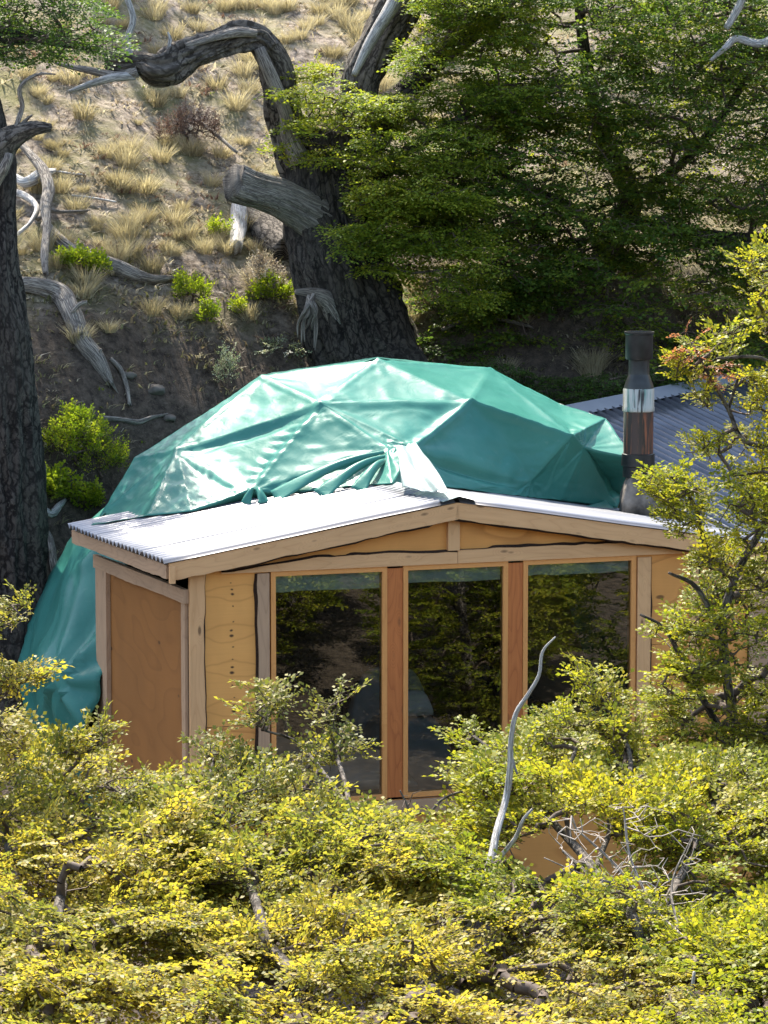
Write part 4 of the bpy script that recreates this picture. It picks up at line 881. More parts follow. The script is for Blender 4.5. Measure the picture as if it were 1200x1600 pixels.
# stones
def stone(px, py, s, label):
    P = hit(px, py, 33); n1, n2 = 12, 18; th = np.linspace(.0, math.pi, n1); ph = np.linspace(0, 2 * math.pi, n2, endpoint=False); A, B = np.meshgrid(ph, th)
    X, Y, Z = np.sin(B) * np.cos(A), np.sin(B) * np.sin(A), np.cos(B); r = s * (.7 + .6 * vnoise(X * 1.7 + px, Y * 1.7, Z * 1.7, 3)); V = np.stack([X * r * 1.3, Y * r, Z * r * .7], -1).reshape(-1, 3); I = np.arange(n1 * n2).reshape(n1, n2); J = np.roll(I, -1, 1)
    o = mesh_np('stone', V, np.stack([I[:-1], J[:-1], J[1:], I[1:]], -1).reshape(-1, 4), M['stone'], None, True); o.location = (P[0], P[1], float(ground_z(P[0], P[1])) + s * .1); tag(o, label, 'stone')
M['stone'] = m_simple('stone', (.12, .105, .09), .9, 0, .2, .4, 10, .02)
stone(242, 615, .09, 'small dark stone on the soil bank above the tent'); stone(200, 590, .07, 'small stone lying near the tip of the broken limb'); stone(265, 655, .06, 'low stone beside the tent top on the bank')
# fallen wood on the slope: paths follow the ground
def gpath(pts, Y0=33.5, lift=.05):
    out = []
    for x, y, r in pts:
        P = hit(x, y, Y0); rr = r / pxm(P[1]); out.append([P[0], P[1], P[2] + lift + rr * .4, rr])
    return out
def log(name, pts, label, cat, mat='deadwood', sub=(), Y0=33.5, lift=.05, amp=.18, jag=.15, seed=1, seg=20):
    q = gpath(pts, Y0, lift); root = empty(name, tuple(q[0][:3])); tag(root, label, cat)
    localise(bark_tube('log', q, M[mat], None, seg, .04, amp, 2.5, .6, seed, .15, jag=jag), root)
    for sb_ in sub: 
        qq = [[*at(x, y, q[min(len(q) - 1, kk)][1] - dyy), r / pxm(q[0][1])] for x, y, r, kk, dyy in sb_]; localise(bark_tube('branch_stub', qq, M[mat], None, 10, .04, .12, 2, .8, seed + 3, .1), root)
    return root
log('fallen_log', [(70, 362, 8), (92, 385, 10), (120, 405, 9), (150, 418, 11), (185, 432, 13), (205, 440, 12), (235, 446, 8), (272, 443, 4)], 'long grey fallen limb lying along the bank edge left', 'log', seed=3)
log('fallen_limb', [(20, 455, 12), (60, 460, 13), (95, 475, 15), (112, 505, 14), (130, 545, 13), (152, 572, 12), (172, 606, 5)], 'thick broken limb hanging down the soil bank left', 'log', 'deadwood',
    [[(112, 490, 4, 3, .1), (125, 475, 4, 3, .1), (136, 472, 3, 3, .1)], [(104, 478, 3, 2, .1), (110, 462, 2, 2, .1)], [(150, 560, 4, 4, .05), (158, 545, 2, 4, .1)], [(120, 500, 4, 3, .05), (126, 520, 4, 4, .1)]], seed=5, jag=.35, amp=.22)
log('dead_branch', [(173, 568, 3), (188, 585, 4), (197, 610, 3.5), (202, 640, 3)], 'thin grey dead branch on the bank right of the broken limb', 'branch', seed=8, seg=10)
log('dead_branch', [(160, 662, 4), (190, 664, 3.5), (215, 668, 4), (238, 660, 3), (256, 656, 2)], 'thin grey dead branch lying just above the tent', 'branch', seed=9, seg=10)
log('dead_branch', [(280, 205, 2), (315, 225, 2.5), (345, 248, 3), (368, 268, 3)], 'slender pale dead branch behind the sawn limb', 'branch', seed=10, seg=8, lift=.25)
log('dead_branch', [(72, 272, 1.5), (110, 278, 2), (132, 280, 1.5)], 'thin pale stick lying on the hillside near the left trunk', 'branch', 'deadwood_pale', seed=12, seg=8)
log('dead_branch', [(112, 312, 1.5), (140, 316, 2), (178, 322, 1.5)], 'crooked pale stick lying lower on the hillside', 'branch', 'deadwood_pale', seed=13, seg=8)
log('dead_branch', [(60, 360, 4), (70, 346, 4), (95, 348, 3), (135, 346, 2)], 'dark curved stick beside the left trunk', 'branch', seed=14, seg=8, lift=.12)
log('exposed_root', [(22, 255, 5), (45, 278, 6), (66, 305, 8), (76, 335, 9), (72, 365, 8), (74, 395, 6), (70, 440, 6), (72, 470, 4)], 'curved grey root arching down beside the left trunk', 'root', seed=15, lift=.3)
log('exposed_root', [(18, 300, 5), (40, 314, 8), (64, 303, 9), (84, 294, 3)], 'pale thick root stump beside the left trunk', 'root', 'deadwood_pale', seed=16, lift=.2)
log('exposed_root', [(12, 318, 4), (40, 328, 6), (58, 345, 4), (48, 368, 3), (30, 385, 3)], 'pale forked root behind the left trunk', 'root', 'deadwood_pale', seed=17, lift=.15)
log('exposed_root', [(62, 800, 4), (80, 812, 6), (92, 800, 5), (100, 792, 3)], 'pale gnarled root between the left trunk and tent', 'root', 'deadwood_pale', seed=18, Y0=32.5, amp=.3)
log('exposed_root', [(66, 828, 3), (78, 850, 5), (84, 890, 6), (88, 920, 5)], 'grey root reaching down behind the tent skirt', 'root', 'deadwood', seed=19, Y0=32.5)
for i, (x, y, a, l) in enumerate([(640, 455, .2, 80), (655, 470, -.3, 60), (700, 480, .5, 70), (735, 500, .1, 60), (650, 415, .15, 110), (690, 540, -.5, 60), (720, 445, .8, 70), (770, 520, .3, 60), (640, 520, 1.2, 60), (675, 500, -.8, 50)]):
    log('dead_branch', [(x, y, 3), (x + l * .5 * math.cos(a), y + l * .4 * math.sin(a), 3), (x + l * math.cos(a), y + l * math.sin(a) * .8, 1.5)],
        ['grey dead branch lying right of the big trunk', 'short dead stick tilted up right of the big trunk', 'dead stick under the dark beech slanting down', 'thin dead stick low under the dark beech', 'long pale dead branch crossing right of the big trunk', 'dead stick rising just behind the tent top', 'steep dead stick under the dark beech', 'thin dead stick right under the dark beech', 'upright dead stick against the big trunk foot', 'dead stick leaning up near the big trunk foot'][i], 'branch', 'deadwood', seed=30 + i, seg=8, Y0=37.5, lift=.18)
log('white_dead_log', [(378, 312, 8), (374, 345, 11), (372, 375, 12), (370, 403, 10)], 'short white bleached log hanging beneath the sawn limb', 'log', 'deadwood_pale', seed=21, Y0=38, lift=.1, amp=.25, jag=.1)
log('old_stump', [(385, 335, 14), (410, 355, 22), (430, 385, 26), (450, 410, 26)], 'dark rotten stump between the bleached log and big trunk', 'stump', 'bark_mid', seed=22, Y0=38, lift=.0, amp=.3, jag=.2)

# ------------------------------------------------------------ the big gnarled beech behind the tent
big = empty('gnarled_beech', tuple(hit(575, 590, 37.5))); tag(big, 'huge gnarled beech with a leaning dark trunk and arched broken limb behind the tent', 'tree')
def limb(root, name, pts, Y, mat, seg=28, amp=.12, seed=0, jag=0, lump=.12, step=.05, lon=1.2, ang=3.):
    return localise(bark_tube(name, pl(pts, Y), M[mat], None, seg, step, amp, ang, lon, seed, lump, jag=jag), root)
limb(big, 'trunk', [(605, 700, 105, 38.9), (590, 620, 88, 38.9), (572, 560, 76, 39.), (555, 500, 73, 39.), (540, 440, 70, 39.), (523, 380, 65, 39.1), (512, 330, 62, 39.2), (508, 285, 60, 39.3), (512, 245, 58, 39.4), (520, 205, 40, 39.4)], 39, 'bark_dark', 100, .20, 2, step=.04, lump=.10, lon=1.1, ang=6.5)
limb(big, 'limb', [(480, 285, 34, 39.3), (462, 240, 30, 39.3), (452, 205, 27, 39.3), (442, 165, 25, 39.2), (436, 125, 24, 39.1), (425, 92, 22, 39.), (408, 68, 20, 38.9)], 39, 'bark_mid', 56, .32, 3, lump=.22, ang=3.5)
limb(big, 'limb', [(470, 250, 16, 39.), (452, 212, 13, 38.9), (447, 180, 11, 38.85), (430, 135, 10, 38.75), (415, 100, 9, 38.7), (405, 75, 7, 38.7)], 39, 'deadwood', 18, .15, 4)
limb(big, 'broken_limb', [(425, 78, 14, 38.9), (405, 60, 17, 38.9), (375, 56, 18, 38.8), (340, 70, 17, 38.7), (305, 84, 21, 38.6), (270, 100, 27, 38.5), (245, 106, 24, 38.4), (222, 99, 15, 38.4), (196, 100, 15, 38.4), (168, 96, 12, 38.5)], 39, 'bark_mid', 72, .55, 5, lump=.34, lon=1.5, ang=4.2, step=.03)
limb(big, 'broken_limb', [(400, 52, 6, 38.7), (370, 50, 8, 38.6), (330, 60, 6, 38.5), (290, 72, 5, 38.4)], 39, 'deadwood', 14, .2, 6)
limb(big, 'broken_limb', [(215, 112, 9, 38.3), (185, 120, 8, 38.3), (150, 112, 6, 38.3), (110, 104, 4, 38.4), (85, 98, 2, 38.4)], 39, 'deadwood', 14, .2, 7)
limb(big, 'broken_limb', [(210, 118, 7, 38.3), (175, 122, 6, 38.2), (140, 132, 5, 38.2), (108, 143, 3, 38.2)], 39, 'deadwood_silver', 12, .2, 8)
limb(big, 'branch_stub', [(205, 95, 5, 38.4), (200, 60, 5, 38.4), (208, 30, 5, 38.4), (198, -5, 4, 38.4)], 39, 'deadwood_silver', 10, .2, 9)
limb(big, 'branch_stub', [(262, 80, 3, 38.4), (266, 62, 3, 38.4), (262, 50, 1.5, 38.4)], 39, 'deadwood_silver', 8, .2, 9)
limb(big, 'sawn_limb', [(505, 350, 34, 39.), (470, 328, 30, 38.8), (440, 310, 27, 38.6), (410, 299, 25, 38.4), (385, 292, 26, 38.2), (366, 285, 27, 38.1)], 39, 'deadwood', 64, .22, 11, lump=.14, lon=.6, ang=4.5, jag=.10)
limb(big, 'limb', [(545, 270, 36, 39.4), (560, 215, 34, 39.5), (562, 150, 27, 39.6), (572, 110, 27, 39.7), (592, 65, 29, 39.8), (615, 25, 30, 39.9), (645, -20, 30, 40), (690, -90, 26, 40)], 39, 'bark_mid', 56, .3, 12, ang=4)
limb(big, 'limb', [(553, 118, 5, 39.2), (572, 78, 8, 39.3), (590, 45, 10, 39.4), (612, 10, 11, 39.5), (640, -40, 10, 39.6)], 39, 'deadwood_silver', 16, .12, 13)
limb(big, 'limb', [(550, 260, 30, 39.5), (600, 190, 24, 39.7), (640, 140, 21, 39.9), (690, 82, 19, 40.1), (745, 40, 17, 40.3), (800, -30, 15, 40.4)], 39, 'bark_dark', 30, .15, 14)
limb(big, 'limb', [(560, 330, 18, 39.), (600, 270, 13, 38.9), (660, 220, 9, 38.8), (730, 180, 6, 38.6)], 39, 'bark_dark', 16, .12, 15)
for i in range(7):
    tx = 464 + i * 5.5 + rng.uniform(-4, 4); ty = rng.uniform(495, 552); m1 = (490 + tx) / 2 + rng.uniform(-5, 5)
    limb(big, 'hanging_root', [(486 + rng.uniform(-5, 5), 462 + rng.uniform(-3, 3), 3.2, 38.2), (m1, 485 + rng.uniform(-6, 6), 3.0, 38.15 - rng.uniform(0, .15)), (tx + rng.uniform(-4, 4), 505, 1.8, 38.15), (tx + rng.uniform(-5, 5), ty, 1.0, 38.2)], 38.2, 'deadwood', 9, .3, 40 + i)
limb(big, 'root', [(462, 456, 4, 38.3), (485, 458, 8, 38.4), (510, 470, 14, 38.5), (530, 500, 18, 38.6)], 38.4, 'deadwood', 16, .2, 50)
rngf = np.random.default_rng(21)
tb = lambda lo, hi: (lambda C, r: np.clip(lo + (hi - lo) * (.65 * np.clip(fbm(C[:, 0] * 1.3, C[:, 1] * 1.3, C[:, 2] * 2.4, 91, 3) * 2.6 - .72, 0, 1) + .35 * r.uniform(0, 1, len(C))), 0, 1))
seeds = chain([np.array(pl([(545, 270, 1), (562, 150, 1), (592, 65, 1), (645, -20, 1)], 39.5)), np.array(pl([(550, 260, 1, 39.5), (600, 190, 1, 39.4), (690, 82, 1, 39.3), (800, -30, 1, 39.4)], 39)), np.array(pl([(560, 330, 1), (600, 270, 1), (660, 220, 1), (730, 180, 1)], 38.7)), np.array(pl([(690, 82, 1), (770, 100, 1), (850, 80, 1)], 39))], .15)
polyA = [(430, 130), (470, 95), (520, 80), (545, 120), (600, 130), (640, 70), (650, 10), (660, -80), (830, -90), (850, 150), (800, 260), (730, 330), (640, 330), (560, 330), (545, 250), (470, 255), (430, 225), (440, 190), (500, 175), (470, 160), (440, 155)]
polyB = [(560, 280), (640, 260), (760, 300), (780, 480), (700, 470), (640, 440), (560, 420), (530, 400), (520, 350), (600, 345), (545, 310)]
tA = np.vstack([sample(rngf, polyA, 2300, 38.9, 1.0, .52, seed=3, cs=(1.3, 1.3, 7.)), sample(rngf, polyB, 900, 38.3, .7, .55, seed=4, cs=(1.3, 1.3, 7.))])
foliage(big, 'crown', 'twigs', seeds, tA, rngf, .042, .36, 'leaf_green', 'twig', .003, 6, tb(.35, 1.), 6, False, .22, .90, None, .05)

# ------------------------------------------------------------ dark beeches at right, behind the shed
dk = empty('dark_beech', tuple(hit(888, 605, 39))); tag(dk, 'dark green spreading beech with black trunk behind the flue', 'tree')
limb(dk, 'trunk', [(884, 660, 34, 41), (886, 600, 27, 41), (888, 560, 25, 41), (880, 520, 24, 41), (900, 470, 22, 41.1), (935, 410, 22, 41.1), (968, 350, 22, 41.1), (985, 300, 18, 41.1), (950, 230, 14, 41.1), (925, 150, 12, 41.1), (910, 60, 9, 41.1), (900, -60, 7, 41)], 41, 'bark_dark', 30, .15, 60)
limb(dk, 'limb', [(880, 540, 18, 41), (862, 495, 14, 41), (845, 450, 10, 40.9), (800, 420, 7, 40.7), (740, 400, 5, 40.4)], 41, 'bark_dark', 20, .15, 61)
limb(dk, 'limb', [(955, 345, 9, 41), (1000, 350, 8, 40.8), (1060, 362, 10, 40.6), (1120, 372, 11, 40.5), (1210, 378, 13, 40.4), (1300, 370, 14, 40.4)], 41, 'bark_dark', 20, .15, 62)
limb(dk, 'limb', [(945, 400, 9, 41), (900, 330, 7, 40.8), (820, 290, 5, 40.4), (740, 250, 4, 40.1)], 41, 'bark_dark', 14, .15, 63)
limb(dk, 'limb', [(970, 320, 10, 41), (1060, 260, 8, 40.8), (1130, 180, 6, 40.6), (1180, 100, 5, 40.5)], 41, 'bark_dark', 14, .15, 64)
tp = [np.array(pl([(888, 560, 1), (900, 470, 1), (968, 350, 1), (985, 300, 1), (925, 150, 1), (900, -60, 1)], 41)), np.array(pl([(880, 540, 1), (845, 450, 1), (740, 400, 1)], 40.8)), np.array(pl([(955, 345, 1), (1060, 362, 1), (1300, 370, 1)], 40.6)), np.array(pl([(945, 400, 1), (820, 290, 1), (740, 250, 1)], 40.5)), np.array(pl([(970, 320, 1), (1060, 260, 1), (1180, 100, 1)], 40.7))]
P1 = [(640, -80), (1000, -120), (1300, -100), (1320, 560), (1040, 580), (960, 560), (900, 500), (860, 450), (700, 440), (640, 380), (640, 250), (740, 200), (700, 60)]
P2 = [(620, 470), (700, 420), (860, 440), (860, 560), (820, 600), (700, 570), (640, 540)]
P3 = [(640, 575), (760, 560), (860, 590), (1000, 585), (1080, 560), (1080, 620), (900, 640), (760, 600)]
tD = np.vstack([sample(rngf, P1, 4800, 39.9, 1.6, .48, seed=6, cs=(1.0, 1.0, 6.5)), sample(rngf, P2, 480, 39.6, .7, .55, seed=7), sample(rngf, [(760, 120), (1000, 90), (1120, 200), (1060, 420), (860, 430), (740, 300)], 900, 40.2, .8, .40, seed=8, cs=(1.2, 1.2, 6.))])
foliage(dk, 'crown', 'twigs', chain(tp, .15), tD, rngf, .054, .42, 'leaf_dark', 'twig', .0035, 6, tb(.1, 1.), 6, False, .12, 1.15, None, .05)
bk2 = empty('dark_beech', (6.5, 44.5, float(ground_z(6.5, 44.5)))); tag(bk2, 'taller dark beech filling the top right corner', 'tree')
limb(bk2, 'trunk', [(1330, 600, 26, 44), (1300, 350, 24, 44), (1240, 150, 20, 44), (1160, 20, 14, 43.5), (1100, -100, 10, 43)], 44, 'bark_dark', 24, .15, 70)
limb(bk2, 'dead_branch', [(1110, 95, 3, 38.2), (1135, 72, 5, 38.2), (1150, 60, 6, 38.3), (1190, 68, 7, 38.3), (1230, 50, 8, 38.5), (1300, 40, 10, 40)], 38, 'deadwood_silver', 10, .2, 71)
limb(bk2, 'dead_branch', [(1135, 45, 5, 38.4), (1150, 20, 6, 38.4), (1170, -20, 6, 38.4)], 38, 'deadwood_silver', 10, .2, 72)
t2 = sample(rngf, [(1000, -150), (1360, -150), (1360, 420), (1180, 400), (1100, 250), (980, 100)], 1200, 42.5, 1.3, .42, seed=12)
foliage(bk2, 'crown', 'twigs', chain([np.array(pl([(1330, 600, 1), (1300, 350, 1), (1240, 150, 1), (1160, 20, 1), (1100, -100, 1)], 44))], .2), t2, rngf, .050, .42, 'leaf_mid', 'twig', .0035, 6, tb(0, .6), 5, False, .18, .95, None, .05)
# low dark thicket right behind the tent
th_ = empty('low_thicket', tuple(hit(850, 610, 37.5))); tag(th_, 'low dark green thicket between the tent top and beech trunk', 'shrub')
t3 = sample(rngf, P3, 420, 38.3, .5, .30, seed=13)
foliage(th_, 'foliage', 'twigs', chain([[(th_.location.x, th_.location.y, th_.location.z - .1), (th_.location.x, th_.location.y, th_.location.z + .25)]], .05), t3, rngf, .035, .28, 'leaf_dark', 'twig', .003, 6, tb(0, .3), 4, True, .3, .8, None, .03)

# ------------------------------------------------------------ the tree at the left edge
lt = empty('rough_barked_beech', tuple(at(12, 1010, 34.6))); tag(lt, 'dark rough barked trunk with a dense crown at the left edge', 'tree')
limb(lt, 'trunk', [(5, 1120, 85, 34.6), (5, 1000, 74, 34.6), (5, 900, 68, 34.6), (5, 800, 62, 34.6), (2, 700, 57, 34.6), (-2, 600, 52, 34.6), (-8, 500, 48, 34.6), (-18, 420, 42, 34.6), (-22, 340, 40, 34.7), (-22, 270, 42, 34.8), (-32, 210, 40, 34.9), (-60, 100, 38, 35.1), (-90, -20, 32, 35.3), (-120, -160, 24, 35.5)], 34.6, 'bark_dark', 100, .17, 80, step=.04, ang=6., lon=1.3)
limb(lt, 'branch_stub', [(-15, 270, 26, 34.7), (5, 228, 22, 34.6), (30, 210, 15, 34.5), (55, 200, 11, 34.4), (76, 200, 7, 34.4)], 34.6, 'bark_mid', 24, .2, 81, jag=.1)
limb(lt, 'dead_branch', [(18, 222, 5, 34.5), (28, 190, 4, 34.5), (35, 165, 3.5, 34.5), (30, 140, 3, 34.4), (45, 122, 2.5, 34.4), (65, 115, 2, 34.4), (86, 116, 1, 34.3)], 34.5, 'deadwood', 10, .15, 82)
limb(lt, 'dead_branch', [(22, 208, 4, 34.5), (38, 190, 3, 34.5), (50, 180, 1.5, 34.4)], 34.5, 'deadwood', 8, .15, 83)
limb(lt, 'limb', [(-20, 300, 12, 34.5), (8, 260, 8, 34.3), (14, 240, 6, 34.3)], 34.5, 'deadwood', 12, .15, 84)
limb(lt, 'limb', [(-70, 60, 22, 35.2), (-20, 50, 17, 35.5), (30, 55, 13, 35.9), (80, 62, 9, 36.3), (140, 75, 5, 36.8)], 35, 'bark_dark', 18, .15, 85)
limb(lt, 'limb', [(-100, -60, 20, 35.4), (-40, -140, 16, 37), (40, -220, 12, 39), (160, -280, 8, 41)], 35, 'bark_dark', 16, .15, 86)
sd_ = chain([np.array(pl([(-60, 100, 1), (-120, -160, 1)], 35.2)), np.array(pl([(-70, 60, 1, 35.2), (30, 55, 1, 35.9), (140, 75, 1, 36.8)], 35)), np.array(pl([(-100, -60, 1, 35.4), (40, -220, 1, 39), (160, -280, 1, 41)], 35))], .15)
PL = [(-160, -120), (60, -120), (130, -10), (160, 10), (165, 45), (205, 60), (180, 95), (110, 85), (60, 100), (0, 105), (-120, 110)]
PL2 = [(-300, -420), (140, -460), (390, -380), (400, -210), (150, -110), (-250, -70), (-350, -200)]
tL = np.vstack([sample(rngf, PL, 800, 36.0, 1.3, .36, seed=15), sample(rngf, PL2, 1100, 41.0, 1.7, .40, seed=16)])
foliage(lt, 'crown', 'twigs', sd_, tL, rngf, .044, .36, 'leaf_dark', 'twig', .0035, 6, tb(0, .6), 5, False, .2, 1.1, None, .05)

# ------------------------------------------------------------ foreground beeches, seen from above and against the light
def fg(name, label, base, trunks, polys, mat, tone, leaf=.035, L=.25, keep=1.0, group='yellow green beeches in the foreground', tw='twig', seed=0, rt=.0036, rmax=.05):
    r = np.random.default_rng(seed); X, Y = base[0], base[1]; root = empty(name, (X, Y, float(ground_z(X, Y)))); tag(root, label, 'tree', group)
    paths = []
    for t in trunks:
        w = pl([(x, y, rr, (float(canopy_Y(y)) + .1) if 1150 < y < 1600 and name == 'young_beech' else YY) for x, y, rr, YY in t], Y); paths.append(np.array(w))
    paths[0] = np.vstack([[X, Y, float(ground_z(X, Y)) - .1, paths[0][0][3] * 1.15], paths[0]])
    for i, w in enumerate(paths): localise(bark_tube('trunk' if i == 0 else 'limb', w, M['bark_mid'], None, 12, .05, .10, 2.5, 1.5, seed + i, .1), root)
    T = np.vstack([sample(r, p, n, Y0, dY, cl, slp, seed=seed + i) for i, (p, n, Y0, dY, cl, slp) in enumerate(polys)])
    foliage(root, 'crown', 'twigs', chain([p for p in paths], .12), T, r, leaf, L, mat, tw, rt, 6, tone, 6, True, .42, .83, None, rmax, .15)
    return root
f1 = fg('young_beech', 'yellow green beech at the left edge below the trunk', at(60, 1900, 20.)[:2], [[(60, 1750, 14, 21), (80, 1500, 10, 21), (110, 1320, 7, 21)], [(80, 1500, 7, 21), (20, 1350, 6, 21), (-20, 1180, 4, 21), (10, 1060, 2, 21)], [(110, 1320, 5, 21), (200, 1250, 3, 20.8), (270, 1230, 2, 20.6)], [(-20, 1180, 3, 21), (-30, 1010, 2, 21), (30, 950, 1.5, 21)]],
        [([(-80, 1140), (10, 1125), (50, 1150), (110, 1180), (165, 1175), (205, 1215), (260, 1215), (300, 1250), (340, 1330), (330, 1450), (220, 1600), (150, 1750), (-80, 1750)], 1900, 21, .75, .42, -1), ([(-80, 1050), (40, 1045), (78, 1050), (68, 1072), (20, 1088), (-60, 1110)], 60, 21, .25, 0, 0), ([(-60, 965), (30, 938), (55, 938), (40, 962), (0, 995), (-60, 1015)], 36, 21, .2, 0, 0),
         ([(60, 1185), (130, 1140), (172, 1135), (170, 1155), (130, 1180)], 36, 20.8, .2, 0, 0)], 'leaf_yellow', tb(.15, .8), seed=101)
f2 = fg('young_beech', 'yellow green beech before the left window and corner post', at(430, 1800, 22.)[:2], [[(430, 1700, 12, 22), (420, 1500, 9, 22), (380, 1350, 7, 22), (330, 1240, 4, 22), (335, 1180, 2, 22)], [(420, 1500, 7, 22), (520, 1360, 5, 22.2), (545, 1260, 4, 22.2), (520, 1160, 3, 22.2), (510, 1110, 2, 22.2)], [(545, 1260, 3, 22.2), (470, 1165, 2.5, 22.1), (410, 1140, 1.5, 22)]],
        [([(180, 1240), (240, 1230), (300, 1225), (340, 1205), (420, 1200), (500, 1235), (580, 1270), (650, 1300), (690, 1360), (640, 1480), (500, 1560), (300, 1520), (200, 1400)], 1750, 22, .7, .42, -1), ([(308, 1162), (340, 1150), (380, 1175), (440, 1190), (455, 1215), (380, 1235), (330, 1200)], 70, 22, .25, .2, 0),
         ([(368, 1135), (398, 1072), (430, 1062), (452, 1095), (440, 1130), (480, 1150), (470, 1200), (450, 1150), (410, 1140)], 34, 22.1, .2, 0, 0), ([(470, 1110), (500, 1090), (565, 1064), (568, 1078), (530, 1100), (540, 1160), (580, 1172), (570, 1195), (470, 1215), (440, 1200), (500, 1160), (490, 1130)], 42, 22.2, .2, 0, 0)], 'leaf_yellow', tb(.05, .7), seed=102)
f3 = fg('young_beech', 'bright yellow beech crown lowest in the middle foreground', at(560, 2000, 18.5)[:2], [[(560, 1950, 18, 18.5), (540, 1700, 14, 18.5), (470, 1540, 11, 18.6), (380, 1450, 9, 18.7), (300, 1410, 8, 18.8), (220, 1405, 4, 18.8)], [(540, 1700, 10, 18.5), (640, 1560, 8, 18.5), (760, 1480, 6, 18.4), (850, 1440, 4, 18.4)], [(470, 1540, 7, 18.6), (360, 1560, 6, 18.3), (320, 1480, 5, 18.3), (310, 1420, 4, 18.4)], [(380, 1450, 5, 18.6), (420, 1400, 4, 18.6), (500, 1370, 2.5, 18.6)]],
        [([(-60, 1400), (60, 1350), (200, 1345), (340, 1320), (500, 1310), (650, 1360), (760, 1390), (900, 1370), (980, 1420), (1060, 1470), (1080, 1800), (-60, 1800)], 3300, 22, 1.0, .46, -1)], 'leaf_yellow', tb(.25, .95), .034, .24, seed=103)
f4 = fg('young_beech', 'green yellow beech before the right window', at(960, 1800, 22.4)[:2], [[(960, 1700, 14, 22.4), (1000, 1480, 10, 22.4), (930, 1360, 8, 22.3), (860, 1280, 6, 22.2), (800, 1200, 4, 22.2), (740, 1150, 2, 22.2)], [(930, 1360, 5, 22.3), (985, 1200, 4, 22.3), (950, 1110, 3, 22.3), (910, 1050, 2, 22.3)], [(1000, 1480, 7, 22.4), (1100, 1300, 6, 22.4), (1130, 1200, 4, 22.4)], [(860, 1280, 4, 22.2), (900, 1170, 3, 22.2)]],
        [([(700, 1148), (740, 1132), (790, 1160), (830, 1120), (880, 1108), (920, 1120), (980, 1130), (1050, 1180), (1250, 1190), (1280, 1560), (1050, 1520), (1010, 1400), (960, 1300), (930, 1275), (880, 1270), (840, 1300), (790, 1330), (720, 1330), (690, 1290), (740, 1240), (700, 1215), (750, 1190)], 2000, 22.3, .7, .45, -1), ([(898, 1042), (930, 1045), (965, 1075), (1000, 1105), (985, 1125), (930, 1100), (905, 1070)], 40, 22.3, .2, 0, 0),
         ([(880, 1390), (960, 1370), (1040, 1420), (1060, 1520), (900, 1480)], 220, 22.0, .4, .35, -1), ([(640, 1310), (760, 1330), (850, 1380), (850, 1440), (700, 1420)], 300, 22.2, .4, .3, -1)], 'leaf_mid', tb(.3, 1.), .035, .25, seed=104)
f5 = fg('tall_beech', 'tall open beech standing at the right edge before the roofs', at(1250, 1800, 23.6)[:2], [[(1250, 1750, 26, 23.6), (1220, 1450, 20, 23.6), (1160, 1200, 10, 23.6), (1130, 1000, 7, 23.6), (1150, 900, 6, 23.6), (1210, 780, 6, 23.6), (1240, 600, 6, 23.7), (1210, 480, 4, 23.7)], [(1150, 900, 7, 23.6), (1105, 860, 5, 23.5), (1085, 790, 3, 23.4), (1050, 745, 2, 23.4)], [(1240, 700, 5, 23.6), (1165, 690, 4, 23.5), (1138, 640, 3.5, 23.5), (1110, 590, 2.5, 23.4), (1080, 535, 1.5, 23.4)],
        [(1160, 1200, 7, 23.6), (1080, 1060, 5, 23.4), (1040, 985, 3, 23.3), (1000, 960, 2, 23.3)], [(1240, 600, 4, 23.7), (1190, 560, 3, 23.6), (1120, 560, 2, 23.5)], [(1130, 1000, 5, 23.6), (1090, 920, 4, 23.5), (1045, 895, 2, 23.4)], [(1138, 640, 2.5, 23.5), (1160, 570, 2, 23.5)]],
        [([(1080, 890), (1100, 850), (1130, 800), (1165, 760), (1280, 740), (1290, 1230), (1080, 1200), (1040, 1150), (1010, 1120), (1030, 1060), (1060, 1020), (1000, 985), (985, 955), (1010, 945), (1075, 960), (1085, 925)], 1250, 23.5, .8, .46, 0), ([(1002, 745), (1060, 735), (1110, 775), (1100, 830), (1060, 845), (1025, 815), (1040, 790), (1005, 765)], 95, 23.4, .3, .3, 0),
         ([(1060, 700), (1110, 670), (1160, 680), (1280, 650), (1280, 760), (1150, 770), (1090, 740)], 150, 23.5, .5, .42, 0), ([(1140, 398), (1185, 392), (1280, 380), (1280, 560), (1170, 540), (1150, 560), (1095, 560), (1080, 575), (1070, 530), (1130, 520), (1190, 490), (1150, 440)], 170, 23.6, .5, .38, 0),
         ([(1130, 600), (1200, 580), (1280, 600), (1280, 660), (1180, 650), (1140, 640)], 60, 23.6, .4, .4, 0), ([(1040, 560), (1075, 560), (1110, 600), (1130, 640), (1100, 640), (1060, 600)], 28, 23.4, .15, 0, 0)], 'leaf_mid', tb(.35, 1.), .034, .22, seed=105)
rr_ = np.random.default_rng(9)
tr_ = np.vstack([sample(rr_, [(1040, 552), (1062, 512), (1090, 520), (1105, 560), (1070, 575)], 16, 23.35, .12, 0), sample(rr_, [(1090, 580), (1140, 560), (1150, 600), (1110, 620)], 12, 23.4, .12, 0)])
foliage(f5, 'red_leaves', 'twigs', chain([np.array(pl([(1110, 590, 1), (1080, 535, 1)], 23.4))], .05), tr_, rr_, .024, .15, 'leaf_red', 'twig', .002, 5, tb(.1, .8), 3, True, .5, .8)
